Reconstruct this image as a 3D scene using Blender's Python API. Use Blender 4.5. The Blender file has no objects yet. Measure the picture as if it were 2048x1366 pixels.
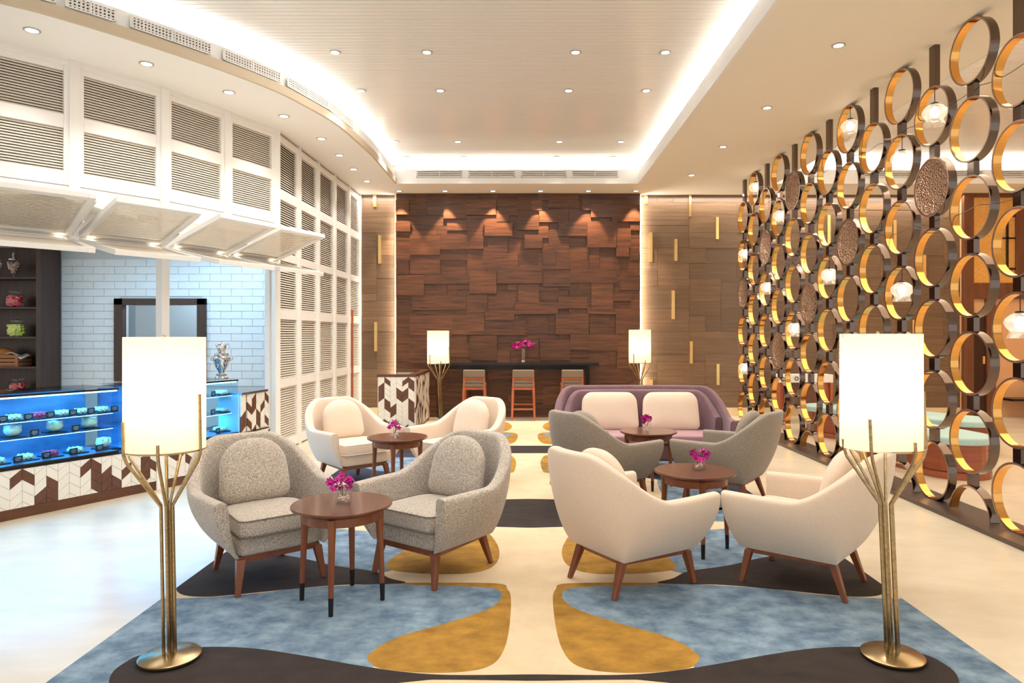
import bpy, bmesh, math, random
from mathutils import Vector, Matrix
PI = math.pi; R = math.radians
S = bpy.context.scene
COL = S.collection
random.seed(7)
F, CX, CY, H = 1380.0, 1050.0, 669.0, 1.55          # focal length (px), vanishing point, eye height
def at(px, py, z=0.0):
    y = (H - z) * F / (py - CY); return ((px - CX) * y / F, y)
def lin(c):
    return tuple(((v/255)/12.92 if v/255 <= .04045 else ((v/255+.055)/1.055)**2.4) for v in c) + (1.0,)
# ---------------------------------------------------------------- camera, world, exposure
cam = bpy.data.cameras.new('camera'); camo = bpy.data.objects.new('camera', cam); COL.objects.link(camo)
camo.location = (0, 0, H); camo.rotation_euler = (R(90), 0, 0)
cam.sensor_width = 36; cam.lens = F/2048*36
cam.shift_x = -(CX-1024)/2048; cam.shift_y = -(683-CY)/2048
S.camera = camo
W = bpy.data.worlds.new('world'); S.world = W; W.use_nodes = True
W.node_tree.nodes['Background'].inputs[0].default_value = (1, .97, .93, 1)
W.node_tree.nodes['Background'].inputs[1].default_value = 1.0
S.view_settings.view_transform = 'Standard'; S.view_settings.look = 'None'
S.view_settings.exposure = 0.2; S.view_settings.gamma = 1; S.view_settings.use_curve_mapping = False
WARM, NEUT, COOL, BLUE = (1, .80, .56), (1, .93, .84), (.86, .94, 1), (.07, .50, 1)
def area(loc, rot, sx, sy, e, col=NEUT):
    l = bpy.data.lights.new('light', 'AREA'); l.shape = 'RECTANGLE'; l.size = sx; l.size_y = sy; l.energy = e; l.color = col
    o = bpy.data.objects.new('light', l); COL.objects.link(o); o.location = loc; o.rotation_euler = rot; return o
def spot(loc, e, col=NEUT, size=80, blend=.6, rad=.04, rot=(0,0,0)):
    l = bpy.data.lights.new('light', 'SPOT'); l.energy = e; l.color = col; l.spot_size = R(size); l.spot_blend = blend; l.shadow_soft_size = rad
    o = bpy.data.objects.new('light', l); COL.objects.link(o); o.location = loc; o.rotation_euler = rot; return o
def point(loc, e, col=NEUT, rad=.05):
    l = bpy.data.lights.new('light', 'POINT'); l.energy = e; l.color = col; l.shadow_soft_size = rad
    o = bpy.data.objects.new('light', l); COL.objects.link(o); o.location = loc; return o
# ---------------------------------------------------------------- materials
def newmat(name):
    m = bpy.data.materials.new(name); m.use_nodes = True; return m, m.node_tree, m.node_tree.nodes['Principled BSDF']
def mat(name, c, rough=.5, metal=0, emis=0, ecol=None, spec=.5, noise=None, bump=None, coat=0, sheen=0, space='Object'):
    """noise=(scale xyz, amount, detail, second colour) bump=(scale, strength, distance)"""
    m, nt, b = newmat(name); N, L = nt.nodes, nt.links
    b.inputs['Base Color'].default_value = lin(c); b.inputs['Roughness'].default_value = rough; b.inputs['Metallic'].default_value = metal
    b.inputs['Specular IOR Level'].default_value = spec; b.inputs['Coat Weight'].default_value = coat; b.inputs['Coat Roughness'].default_value = .08
    b.inputs['Sheen Weight'].default_value = sheen
    if emis: b.inputs['Emission Color'].default_value = (ecol or lin(c)); b.inputs['Emission Strength'].default_value = emis
    if noise or bump:
        tc = N.new('ShaderNodeTexCoord')
        src = tc.outputs['Object']
        if space == 'World': src = N.new('ShaderNodeNewGeometry').outputs['Position']
    if noise:
        mp = N.new('ShaderNodeMapping'); mp.inputs['Scale'].default_value = noise[0]; L.new(src, mp.inputs[0])
        oi = N.new('ShaderNodeObjectInfo'); cm = N.new('ShaderNodeCombineXYZ'); mu = N.new('ShaderNodeMath'); mu.operation = 'MULTIPLY'; mu.inputs[1].default_value = 37
        L.new(oi.outputs['Random'], mu.inputs[0])
        for k in range(3): L.new(mu.outputs[0], cm.inputs[k])
        if space != 'Object1': L.new(cm.outputs[0], mp.inputs['Location'])
        nz = N.new('ShaderNodeTexNoise'); nz.inputs['Scale'].default_value = 1; nz.inputs['Detail'].default_value = noise[2]; nz.inputs['Roughness'].default_value = .6
        L.new(mp.outputs[0], nz.inputs['Vector'])
        rp = N.new('ShaderNodeValToRGB'); rp.color_ramp.elements[0].position = .5-noise[1]; rp.color_ramp.elements[1].position = .5+noise[1]
        rp.color_ramp.elements[0].color = lin(c); rp.color_ramp.elements[1].color = lin(noise[3])
        L.new(nz.outputs['Fac'], rp.inputs[0]); out = rp.outputs[0]
        if len(noise) > 4:      # per object brightness
            hs = N.new('ShaderNodeHueSaturation'); mr = N.new('ShaderNodeMapRange'); mr.inputs[3].default_value = 1-noise[4]; mr.inputs[4].default_value = 1+noise[4]
            L.new(oi.outputs['Random'], mr.inputs[0]); L.new(mr.outputs[0], hs.inputs['Value']); L.new(out, hs.inputs['Color']); out = hs.outputs[0]
        L.new(out, b.inputs['Base Color'])
    if bump:
        n2 = N.new('ShaderNodeTexNoise'); n2.inputs['Scale'].default_value = bump[0]; n2.inputs['Detail'].default_value = 2
        L.new(src, n2.inputs['Vector'])
        bp = N.new('ShaderNodeBump'); bp.inputs['Strength'].default_value = bump[1]; bp.inputs['Distance'].default_value = bump[2]
        L.new(n2.outputs['Fac'], bp.inputs['Height']); L.new(bp.outputs[0], b.inputs['Normal'])
    return m
def thin_glass(name, tint=(1,1,1,1), rough=.02, f=.12):
    m = bpy.data.materials.new(name); m.use_nodes = True; nt = m.node_tree; nt.nodes.clear(); N, L = nt.nodes, nt.links
    o = N.new('ShaderNodeOutputMaterial'); mx = N.new('ShaderNodeMixShader'); t = N.new('ShaderNodeBsdfTransparent'); g = N.new('ShaderNodeBsdfGlossy')
    t.inputs[0].default_value = tint; g.inputs['Roughness'].default_value = rough
    fr0 = N.new('ShaderNodeLayerWeight'); fr = N.new('ShaderNodeMath'); fr.operation = 'POWER'; fr.inputs[1].default_value = 4; L.new(fr0.outputs['Facing'], fr.inputs[0]); ad = N.new('ShaderNodeMath'); ad.operation = 'MULTIPLY_ADD'; ad.inputs[1].default_value = .55; ad.inputs[2].default_value = .04+f
    L.new(fr.outputs[0], ad.inputs[0]); L.new(ad.outputs[0], mx.inputs[0]); L.new(t.outputs[0], mx.inputs[1]); L.new(g.outputs[0], mx.inputs[2]); L.new(mx.outputs[0], o.inputs[0])
    return m
M = dict(
 floor = mat('cream_marble', (212,200,176), .25, spec=.4, noise=((1.4,2.6,.9), .22, 8, (232,222,200)), space='World'),
 white = mat('white_paint', (244,243,240), .55),
 ceil = mat('white_board', (242,240,235), .18),
 soffit = mat('soffit_paint', (244,238,224), .6),
 lip = mat('beige_lip', (205,190,165), .6),
 louv = mat('white_shutter', (243,241,237), .4),
 slat = mat('cream_slat', (236,228,214), .45),
 dark = mat('dark_gap', (48,38,30), .8),  # gap shade as flat colour, for sheets behind slats and grilles
 wood = mat('walnut_panel', (48,27,15), .42, noise=((2.0,2.0,30), .24, 7, (116,72,42), .24), space='World'),
 stone = mat('vein_stone', (86,64,46), .38, noise=((1.3,1.3,42), .32, 6, (132,106,80), .18), space='World'),
 skirt = mat('cream_skirting', (228,206,164), .3),
 brass = mat('brass', (244,216,150), .3, 1),
 brassd = mat('satin_brass', (150,130,96), .24, 1, noise=((3,3,60), .3, 2, (190,170,134))),
 bronze = mat('dark_bronze', (112,98,90), .1, 1),
 edge = mat('bronze_edge', (168,148,136), .3, 1),
 gold = mat('gold_mirror', (232,172,96), .09, 1),
 mirror = mat('silver', (215,215,215), .12, 1),
 teak = mat('chair_leg_wood', (104,54,30), .35, noise=((9,9,2), .25, 4, (142,80,46)), coat=.2),
 top = mat('table_top_wood', (74,34,20), .28, noise=((26,2,2), .25, 4, (112,58,34)), coat=.35),
 stoolw = mat('stool_wood', (160,84,52), .4, noise=((9,9,2), .25, 4, (186,108,70))),
 tip = mat('dark_ferrule', (46,42,42), .3, .6),
 tweed = mat('grey_tweed', (146,136,126), .9, noise=((150,150,150), .1, 2, (206,196,184)), bump=(220,.5,.003), sheen=.3),
 cream = mat('cream_wool', (222,200,178), .9, noise=((120,120,120), .3, 2, (234,216,198)), bump=(200,.35,.002), sheen=.3),
 taupe = mat('taupe_weave', (128,116,104), .9, noise=((200,200,120), .12, 2, (160,148,134)), bump=(220,.5,.003), sheen=.3),
 mauve = mat('mauve_velvet', (104,74,84), .85, noise=((5,5,5), .3, 3, (126,94,104)), sheen=.3),
 mauvel = mat('mauve_seat', (156,116,128), .85, noise=((5,5,5), .3, 3, (174,134,146)), sheen=.3),
 pip = mat('pale_piping', (246,240,228), .8),
 dpip = mat('dark_piping', (108,100,92), .8),
 grey = mat('stool_fabric', (128,114,98), .85),
 black = mat('black_lacquer', (20,17,16), .25),
 cap = mat('dark_wood_cap', (78,46,28), .35, noise=((3,3,20), .25, 4, (104,64,40)), space='World'),
 twhite = mat('white_tile', (236,232,222), .25),
 tbrown = mat('brown_tile', (84,50,34), .35, noise=((20,20,4), .3, 3, (108,68,48))),
 grout = mat('grout', (206,200,188), .7), joint = mat('pale_joint', (208,214,218), .6), crystal = None,
 brick = mat('white_glazed_brick', (224,228,230), .35, noise=((2,2,2), .3, 2, (230,233,235), .015)),
 shelfw = mat('shelf_walnut', (52,34,28), .4, noise=((14,14,1.5), .25, 4, (76,52,42))),
 glassm = thin_glass('clear_glass', f=.03),
 caseg = thin_glass('case_glass', (.72,.9,1,1), f=-.03),
 topg = thin_glass('smoked_glass', (.25,.32,.34,1), f=.10),
 bulb = mat('bulb_glow', (255,240,215), .5, emis=14, ecol=(1,.9,.75,1)),
 disc = mat('downlight_glow', (255,250,240), .5, emis=6, ecol=(1,.95,.88,1)),
 led = mat('led_blue_white', (190,230,255), .5, emis=6, ecol=(.28,.72,1,1)),
 chrome = mat('steel', (170,175,180), .25, 1),
 trim = mat('downlight_trim', (190,188,184), .35, .6),
 r_cream = mat('rug_cream', (210,188,154), .95, noise=((5,5,5), .25, 6, (228,208,176)), bump=(160,.4,.004), space='World'),
 r_blue = mat('rug_blue', (82,108,134), .95, noise=((8,9,8), .17, 7, (140,164,184)), bump=(160,.4,.004), space='World'),
 r_gold = mat('rug_ochre', (136,98,30), .95, noise=((7,9,5), .2, 7, (186,140,54)), bump=(160,.4,.004), space='World'),
 r_dark = mat('rug_brown', (34,27,26), .95, noise=((7,10,5), .25, 5, (56,45,41)), bump=(160,.4,.004), space='World'),
 r_navy = mat('rug_navy', (34,38,56), .95, noise=((7,10,5), .25, 5, (52,60,84)), bump=(160,.4,.004), space='World'),
 casebk = mat('case_lining', (90,110,134), .35, .2, noise=((2,2,5), .2, 3, (50,66,92))),
 pink = mat('orchid_magenta', (206,18,150), .5, noise=((90,90,90), .3, 2, (160,8,120))),
 stem = mat('stem_green', (70,96,40), .6),
 pebble = mat('pebble', (232,206,190), .6),
 slate = mat('slate', (30,34,42), .6),
 candyp = mat('candy_pink', (232,90,96), .5), candyg = mat('candy_lime', (214,222,96), .5), candym = mat('candy_mixed', (176,120,96), .5, noise=((60,60,60), .1, 1, (230,210,190))),
 past = mat('pastry', (238,232,214), .6, noise=((30,30,30), .2, 2, (200,214,170))), berry = mat('berry_red', (196,50,84), .5),
 card = mat('menu_card_black', (24,28,40), .5), ink = mat('chalk', (210,225,235), .7),
 crate = mat('crate_wood', (160,104,66), .7), bread = mat('bread_crust', (168,108,54), .8, bump=(30,.6,.01)), cloth = mat('linen', (232,228,220), .9),
 peach = mat('peach_wall', (226,178,132), .7), amber = mat('amber_glass', (206,142,56), .25, .1, noise=((70,70,70), .15, 2, (246,200,120))),
 frame = mat('door_frame_wood', (96,58,38), .35, noise=((12,12,1.5), .25, 4, (122,76,50))),
 doorw = mat('dark_door', (52,28,20), .35),
 bwood = mat('bench_wood', (132,66,42), .35, noise=((2,2,30), .25, 4, (168,92,60)), space='World'),
 aqua = mat('aqua_cushion', (176,208,206), .7), kitch = mat('kitchen_wall', (150,175,190), .5),
)
def crystal_mat():
    m = thin_glass('crystal_glass', (1,1,1,1), .05, .22); nt = m.node_tree; N, L = nt.nodes, nt.links
    t = N.new('ShaderNodeBsdfTranslucent'); t.inputs[0].default_value = (1,.97,.92,1); mx = N.new('ShaderNodeMixShader'); mx.inputs[0].default_value = .16
    o = [n for n in N if n.type == 'OUTPUT_MATERIAL'][0]; L.new(o.inputs[0].links[0].from_socket, mx.inputs[1]); L.new(t.outputs[0], mx.inputs[2]); L.new(mx.outputs[0], o.inputs[0]); return m
M['crystal'] = crystal_mat(); M['shelfg'] = thin_glass('shelf_glass', (.55,.75,.85,1), f=.05)
def shade_mat():
    m, nt, b = newmat('lit_lampshade'); N, L = nt.nodes, nt.links
    b.inputs['Base Color'].default_value = (.95,.9,.8,1); b.inputs['Roughness'].default_value = .9
    b.inputs['Emission Color'].default_value = (1,.82,.58,1); b.inputs['Emission Strength'].default_value = .26
    t = N.new('ShaderNodeBsdfTranslucent'); t.inputs[0].default_value = (1,.93,.8,1)
    mx = N.new('ShaderNodeMixShader'); mx.inputs[0].default_value = .55
    L.new(b.outputs[0], mx.inputs[1]); L.new(t.outputs[0], mx.inputs[2]); L.new(mx.outputs[0], N['Material Output'].inputs[0])
    return m
M['shade'] = shade_mat()
def tray_mat():
    m, nt, b = newmat('engraved_tray'); N, L = nt.nodes, nt.links
    b.inputs['Base Color'].default_value = lin((176,148,128)); b.inputs['Metallic'].default_value = 1; b.inputs['Roughness'].default_value = .22
    tc = N.new('ShaderNodeTexCoord'); v = N.new('ShaderNodeTexVoronoi'); v.inputs['Scale'].default_value = 55; L.new(tc.outputs['Object'], v.inputs['Vector'])
    bp = N.new('ShaderNodeBump'); bp.inputs['Strength'].default_value = 1; bp.inputs['Distance'].default_value = .015
    L.new(v.outputs['Distance'], bp.inputs['Height']); L.new(bp.outputs[0], b.inputs['Normal']); return m
M['tray'] = tray_mat()
# ---------------------------------------------------------------- mesh helpers
class MB:
    def __init__(s): s.v = []; s.f = []
    def add(s, vs, fs, mx=None):
        n = len(s.v); s.v += [tuple(mx @ Vector(v)) if mx else tuple(v) for v in vs]; s.f += [tuple(i+n for i in f) for f in fs]; return s
    def box(s, x0, x1, y0, y1, z0, z1, mx=None):
        vs = [(x,y,z) for x in (x0,x1) for y in (y0,y1) for z in (z0,z1)]
        return s.add(vs, [(0,1,3,2),(4,6,7,5),(0,4,5,1),(2,3,7,6),(0,2,6,4),(1,5,7,3)], mx)
    def hexa(s, bot, top):      # 4 + 4 corners, both counter-clockwise seen from above
        return s.add(list(bot)+list(top), [(3,2,1,0),(4,5,6,7)]+[(i,(i+1)%4,4+(i+1)%4,4+i) for i in range(4)])
    def prism(s, pts, z0, z1, mx=None):
        n = len(pts); a = sum(pts[i][0]*pts[(i+1)%n][1]-pts[(i+1)%n][0]*pts[i][1] for i in range(n))
        if a < 0: pts = pts[::-1]
        vs = [(p[0],p[1],z0) for p in pts]+[(p[0],p[1],z1) for p in pts]
        return s.add(vs, [tuple(range(n))[::-1], tuple(range(n,2*n))]+[(i,(i+1)%n,n+(i+1)%n,n+i) for i in range(n)], mx)
    def lathe(s, prof, n=24, mx=None, cap=True):
        vs = []; fs = []
        for r, z in prof:
            for k in range(n): a = 2*PI*k/n; vs.append((r*math.cos(a), r*math.sin(a), z))
        for j in range(len(prof)-1):
            for k in range(n): fs.append((j*n+k, j*n+(k+1)%n, (j+1)*n+(k+1)%n, (j+1)*n+k))
        if cap: fs += [tuple(range(n))[::-1], tuple(range((len(prof)-1)*n, len(prof)*n))]
        return s.add(vs, fs, mx)
    def tube(s, pts, r, n=8, closed=False, mx=None, r1=None):
        pts = [Vector(p) for p in pts]; m = len(pts); vs = []; fs = []; up = None
        for i, p in enumerate(pts):
            a = pts[(i-1) % m] if (closed or i) else p; b = pts[(i+1) % m] if (closed or i < m-1) else p
            d = (b-a).normalized()
            if up is None: up = Vector((0,0,1)) if abs(d.z) < .9 else Vector((1,0,0))
            u = (up - d*up.dot(d)).normalized(); w = d.cross(u); up = u
            rr = r if r1 is None else r+(r1-r)*i/(m-1)
            for k in range(n): t = 2*PI*k/n; vs.append(tuple(p+u*rr*math.cos(t)+w*rr*math.sin(t)))
        for i in range(m if closed else m-1):
            j = (i+1) % m
            for k in range(n): fs.append((i*n+k, i*n+(k+1)%n, j*n+(k+1)%n, j*n+k))
        if not closed: fs += [tuple(range(n))[::-1], tuple(range((m-1)*n, m*n))]
        return s.add(vs, fs, mx)
    def sphere(s, c, r, n=10, m=6, sc=(1,1,1)):
        pr = [(max(1e-4, r*math.sin(PI*j/m)), -r*math.cos(PI*j/m)) for j in range(m+1)]
        return s.lathe(pr, n, Matrix.Translation(c) @ Matrix.Diagonal((*sc,1)), cap=False)
    def build(s, name, m, parent=None, smooth=False, sub=0, loc=None, bevel=0):
        me = bpy.data.meshes.new(name); me.from_pydata(s.v, [], s.f); me.materials.append(m)
        b = bmesh.new(); b.from_mesh(me); bmesh.ops.recalc_face_normals(b, faces=b.faces); b.to_mesh(me); b.free()
        o = bpy.data.objects.new(name, me); COL.objects.link(o); o.parent = parent
        if loc: o.location = loc
        if smooth:
            for p in me.polygons: p.use_smooth = True
            if not sub: me.set_sharp_from_angle(angle=R(40))
        if bevel: md = o.modifiers.new('b','BEVEL'); md.width = bevel; md.segments = 2; md.limit_method = 'ANGLE'
        if sub: md = o.modifiers.new('s','SUBSURF'); md.levels = sub; md.render_levels = sub
        return o
def tag(o, label=None, cat=None, group=None, kind=None):
    if label: o['label'] = label
    if cat: o['category'] = cat
    if group: o['group'] = group
    if kind: o['kind'] = kind
    return o
def thing(name, label, cat, loc=(0,0,0), rz=0, group=None):
    o = bpy.data.objects.new(name, None); COL.objects.link(o); o.location = loc; o.rotation_euler = (0,0,rz); o.empty_display_size = .1
    return tag(o, label, cat, group)
KIDS = lambda o: [c for c in bpy.data.objects if c.parent == o]
def dup(o, loc=None, rz=None, label=None, parent=None):
    c = o.copy(); COL.objects.link(c); c.parent = parent
    if loc is not None: c.location = loc
    if rz is not None: c.rotation_euler = (0,0,rz)
    if label: c['label'] = label
    for k in KIDS(o): dup(k, parent=c)
    return c
def inst(src, name, parent, loc=(0,0,0), rot=None, scale=None, m=None):
    o = bpy.data.objects.new(name, src.data if hasattr(src, 'data') else src); COL.objects.link(o); o.parent = parent; o.location = loc
    if rot: o.rotation_euler = rot
    if scale: o.scale = scale
    return o
def catmull(pts, n=8, closed=False):
    P = [Vector(p) for p in pts]; m = len(P); out = []
    for i in range(m if closed else m-1):
        g = (lambda k: P[k % m]) if closed else (lambda k: P[max(0, min(m-1, k))])
        a, b, c, d = g(i-1), g(i), g(i+1), g(i+2)
        for k in range(n):
            t = k/n; out.append(.5*((2*b)+(c-a)*t+(2*a-5*b+4*c-d)*t*t+(3*b-a-3*c+d)*t**3))
    if not closed: out.append(P[-1])
    return out
def smooth(t): t = max(0, min(1, t)); return t*t*(3-2*t)
def struct(o): o['kind'] = 'structure'; return o
def cubemesh(name, m):
    b = MB().box(0,1,0,1,0,1); me = bpy.data.meshes.new(name); me.from_pydata(b.v, [], b.f); me.materials.append(m)
    q = bmesh.new(); q.from_mesh(me); bmesh.ops.recalc_face_normals(q, faces=q.faces); q.to_mesh(me); q.free(); return me
def pieces(mesh, name, parent, x0, x1, y0, y1, z0, z1):
    o = bpy.data.objects.new(name, mesh); COL.objects.link(o); o.parent = parent; o.location = (x0,y0,z0); o.scale = (x1-x0, y1-y0, z1-z0); return o
SOF, CEI = 4.20, 4.60
RT = .010      # rug thickness
# ---------------------------------------------------------------- cove strips, added fill panels, grazing wall lights
CURVE = [(-9,3.7),(-6.6,4.2),(-5.2,4.8),(-4.18,5.5),(-3.87,5.79),(-3.52,6.21),(-3.10,6.80),(-2.74,7.42),(-2.54,7.98),(-2.35,8.79),(-2.25,10.24),(-2.25,12.1)]
cs = catmull([Vector((a,b,0)) for a,b in CURVE[:-1]], 4)
CURVEP = [(v.x,v.y) for v in cs]+[(-2.25,12.1)]
RW = 1.99
def strip_light(a, b, z, e, col=NEUT, w=.06):
    d = Vector((b[0]-a[0], b[1]-a[1])); L = d.length
    area(((a[0]+b[0])/2, (a[1]+b[1])/2, z), (PI,0,math.atan2(d.y,d.x)), L, w, e*L, col)
def offs(pts, d):
    out = []
    for i, p in enumerate(pts):
        a = Vector(pts[max(0,i-1)]); b = Vector(pts[min(len(pts)-1,i+1)]); p = Vector(p)
        n = Vector((0,0))
        for q, r in ((a,p),(p,b)):
            if (r-q).length > 1e-6: t = (r-q).normalized(); n += Vector((-t.y,t.x))
        n.normalize(); t = (p-a) if (p-a).length > 1e-6 else (b-p); t.normalize(); k = max(.5, Vector((-t.y,t.x)).dot(n))
        out.append(tuple(p+n*d/k))
    return out
LC = offs(CURVEP, .17)
for i in range(8, len(LC)-1, 3):
    j = min(i+3, len(LC)-1); strip_light(LC[i], LC[j], 4.50, 13, (.97,.97,1))
strip_light((-2.2,12.3), (2.0,12.3), 4.50, 4.5); strip_light((RW+.17,-2), (RW+.17,12.1), 4.50, 10)
strip_light((4.57,2), (4.57,12.1), 4.50, 9); strip_light((4.6,12.3), (9.4,12.3), 4.50, 7)
area((0,3.5,4.1), (0,0,0), 4, 5, 110, NEUT)      # added fill panel, standing in for the near ceiling lighting
area((-1,7.6,4.55), (0,0,0), 3, 4, 60, NEUT)  # added fill panel under the board ceiling
area((6.5,8,4.5), (0,0,0), 4, 6, 150, WARM)  # added warm fill panel beyond the ring screen
# grazing lights beside the walnut wall and above the stone
area((2.20,13.02,2.1), (R(90),0,R(-70)), .04, 4.1, 26, NEUT); area((-2.47,13.02,2.1), (R(90),0,R(70)), .04, 4.1, 12, NEUT)
area((5.2,12.92,4.16), (0,0,0), 6, .05, 60, NEUT); area((-2.8,12.92,4.16), (0,0,0), .6, .05, 8, NEUT)
# ---------------------------------------------------------------- the setting
struct(MB().box(-12,12,-4,13.4,-.1,0).build('floor', M['floor']))
ceil = struct(MB().box(-12,12,-4,13.4,4.615,4.7).build('ceiling', M['ceil']))
b = MB(); y = -3
while y < 12.55:
    b.box(-9,2.45,y,y+.069,CEI,4.616); b.box(4.0,10,y,y+.069,CEI,4.616); y += .075
tag(b.build('ceiling_board', M['ceil'], ceil), 'narrow white boards with grooves between them', kind='stuff')
P = [(-3.23,8.94),(-3.545,8.18),(-3.887,7.42),(-4.39,6.71),(-4.97,6.08),(-5.7,5.55)]   # bends of the louvred wall
W0 = [(-9,5.0)]+P[::-1]+[(-3.2,9.77),(-3.17,12.0),(-3.13,13.2)]
# soffits (one slab each)
bot = CURVEP[0:]; poly = bot + [(-2.25,13.2)] + [(-3.4,13.2)] + [(x-.25,y+.1) for x,y in W0[::-1][1:]]
sof = struct(MB().prism(poly, SOF, SOF+.04).build('trim_1', M['white']))
struct(MB().box(RW,4.4,-4,12.1,SOF,SOF+.04).build('trim_2', M['soffit']))
struct(MB().box(-2.25,12,12.1,13.2,SOF,SOF+.04).build('trim_3', M['soffit']))
struct(MB().box(9.5,12,-4,12.1,SOF,SOF+.04).build('trim_4', M['soffit']))
def ribbon(b, pts, z0, z1, th):
    o = offs(pts, th)
    for i in range(len(pts)-1):
        b.hexa([(*pts[i],z0),(*pts[i+1],z0),(*o[i+1],z0),(*o[i],z0)], [(*pts[i],z1),(*pts[i+1],z1),(*o[i+1],z1),(*o[i],z1)])
    return b
edge = CURVEP + [(RW,12.1),(RW,-3)]
struct(ribbon(MB(), offs(CURVEP,-.006), SOF-.006, 4.29, .034).build('trim_5', M['lip']))
struct(ribbon(MB(), offs([(-2.25,12.1),(RW,12.1),(RW,-3)],-.006), SOF-.006, 4.29, .034).build('trim_6', M['white']))
e2 = offs(edge, .035)
struct(ribbon(MB(), e2, 4.24, 4.45, .02).build('trim_7', M['white']))
b = ribbon(MB(), offs(edge, .5), 4.24, 4.62, .02); ribbon(b, offs(edge, .05), 4.42, 4.43, .45); struct(b.build('trim_8', M['white']))
edge_r = [(4.4,-3),(4.4,12.1),(9.5,12.1),(9.5,-3)]
struct(ribbon(MB(), offs(edge_r,-.006), SOF-.006, 4.29, .034).build('trim_9', M['white']))
struct(ribbon(MB(), offs(edge_r,.035), 4.24, 4.45, .02).build('trim_10', M['white']))
b = ribbon(MB(), offs(edge_r, .4), 4.24, 4.62, .02); ribbon(b, offs(edge_r, .05), 4.42, 4.43, .36); struct(b.build('trim_11', M['white']))
# air vents
def vent(c, rz, w, h, label, grid, cols=2):
    t = thing('air_vent', label, 'vent', c, rz, 'air vents in the ceiling cove')
    MB().box(-w/2+.01,w/2-.01,-.006,0,-h/2+.01,h/2-.01).build('shade_backing', M['dark'], t)  # dark plate stands in for the shade inside the grille holes
    fr = MB()
    for z in (-h/2, h/2-.012): fr.box(-w/2,w/2,-.014,-.002,z,z+.012)
    for x in [-w/2]+[-w/2+w*k/cols-.008 for k in range(1,cols)]+[w/2-.012]: fr.box(x,x+.014,-.014,-.002,-h/2,h/2)
    fr.build('frame', M['white'], t)
    g = MB()
    if grid:
        n = int(w/.033)
        for k in range(n): x = -w/2+.014+(w-.028)*k/n; g.box(x,x+.016,-.012,-.004,-h/2,h/2)
        for k in range(1,4): z = -h/2+h*k/4; g.box(-w/2,w/2,-.012,-.004,z-.006,z+.006)
    else:
        for k in range(4):
            z = -h/2+.016+(h-.028)*k/3.5; g.box(-w/2,w/2,-.03,-.004,z,z+.014)
    tag(g.build('grille', M['white'], t), kind='stuff')
ords = ['leftmost','second from left','third from left','rightmost']
for k, (a, c) in enumerate(((833,925),(937,1030),(1042,1133),(1144,1236))):
    s_ = F/12.13; vent(((a+c)/2/s_-CX/s_, 12.135, 4.375), 0, (c-a)/s_, .13, 'slatted air vent above the walnut wall, '+ords[k], False)
for k, x in enumerate((6.35,7.55,8.75)):
    vent((x,12.135,4.375), 0, 1.0, .13, 'slatted air vent beyond the ring screen, '+['left','middle','right'][k], False)
for k, (a, c) in enumerate(((-20,110),(127,228),(256,418),(441,556),(569,651),(652,700))):
    best = []
    for px in (a, c):
        best.append(min(e2[:len(CURVEP)], key=lambda p: abs(CX+F*p[0]/p[1]-px) if p[1] > 3.5 else 1e9))
    A, B = Vector(best[0]), Vector(best[1])
    # fine interpolation
    def pt(px):
        for i in range(len(CURVEP)-1):
            p, q = e2[i], e2[i+1]; x0, x1 = CX+F*p[0]/p[1], CX+F*q[0]/q[1]
            if x0 <= px <= x1: t = (px-x0)/(x1-x0); return Vector((p[0]+(q[0]-p[0])*t, p[1]+(q[1]-p[1])*t))
        return Vector(e2[3])
    A, B = pt(a), pt(c); d = B-A; ang = math.atan2(d.y,d.x); n = Vector((-d.y,d.x)).normalized(); mid = (A+B)/2 - n*.03
    vent((mid.x, mid.y, 4.36), ang, d.length, .11, 'perforated air vent on the curved cove, '+['nearest, cut by the picture edge','second from the picture edge','third from the picture edge','fourth from the picture edge','fifth from the picture edge','farthest'][k], True)
# downlights
def downlight(x, y, z, label, grp, e=0, col=NEUT, r=.045, size=85):
    t = thing('downlight', label, 'ceiling light', (x,y,z), 0, grp)
    MB().lathe([(r,-.008),(r*1.35,-.006),(r*1.35,0),(r,0),(r,-.008)], 20, cap=False).build('trim_ring', M['trim'], t, True)
    MB().lathe([(.001,-.003),(r,-.003)], 20, cap=False).build('lens', M['disc'], t)
    if e: spot((x,y,z-.02), e, col, size)
cols = [-2.2,-1.1,.585,1.6]; rn = ['leftmost','second from left','third from left','rightmost']
for i, (yy, hc) in enumerate(((7.45,0),(8.62,0),(10.9,0),(11.85,0))):
    for j, x in enumerate((-2.05,-1.06,.545,1.515)):
        downlight(x, yy, CEI, 'small downlight in the white board ceiling, %s of the %s row' % (rn[j], ['nearest','second nearest','third nearest','farthest'][i]), 'downlights in the board ceiling', 55 if i < 3 else 20, NEUT, size=110 if i < 3 else 75)
for i, (px, py) in enumerate(((64,60),(293,127),(458,184),(568,232),(643,277),(679,310),(707,338),(734,362))):
    Z = (SOF-H)*F/(CY-py); downlight((px-CX)*Z/F, Z, SOF, 'round downlight on the white left soffit, %s from the picture edge' % ['first','second','third','fourth','fifth','sixth','seventh','eighth'][i], 'downlights along the louvred wall', 34, (1,.97,.93), .05, 100)
for i, (px, py) in enumerate(((1677,90),(1534,215),(1446,293),(1383,350))):
    Z = (SOF-H)*F/(CY-py); downlight((px-CX)*Z/F, Z, SOF, 'downlight in the beige soffit beside the ring screen, %s' % ['nearest','second','third','farthest'][i], 'downlights beside the ring screen', 60, (1,.88,.72), size=110)
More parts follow.
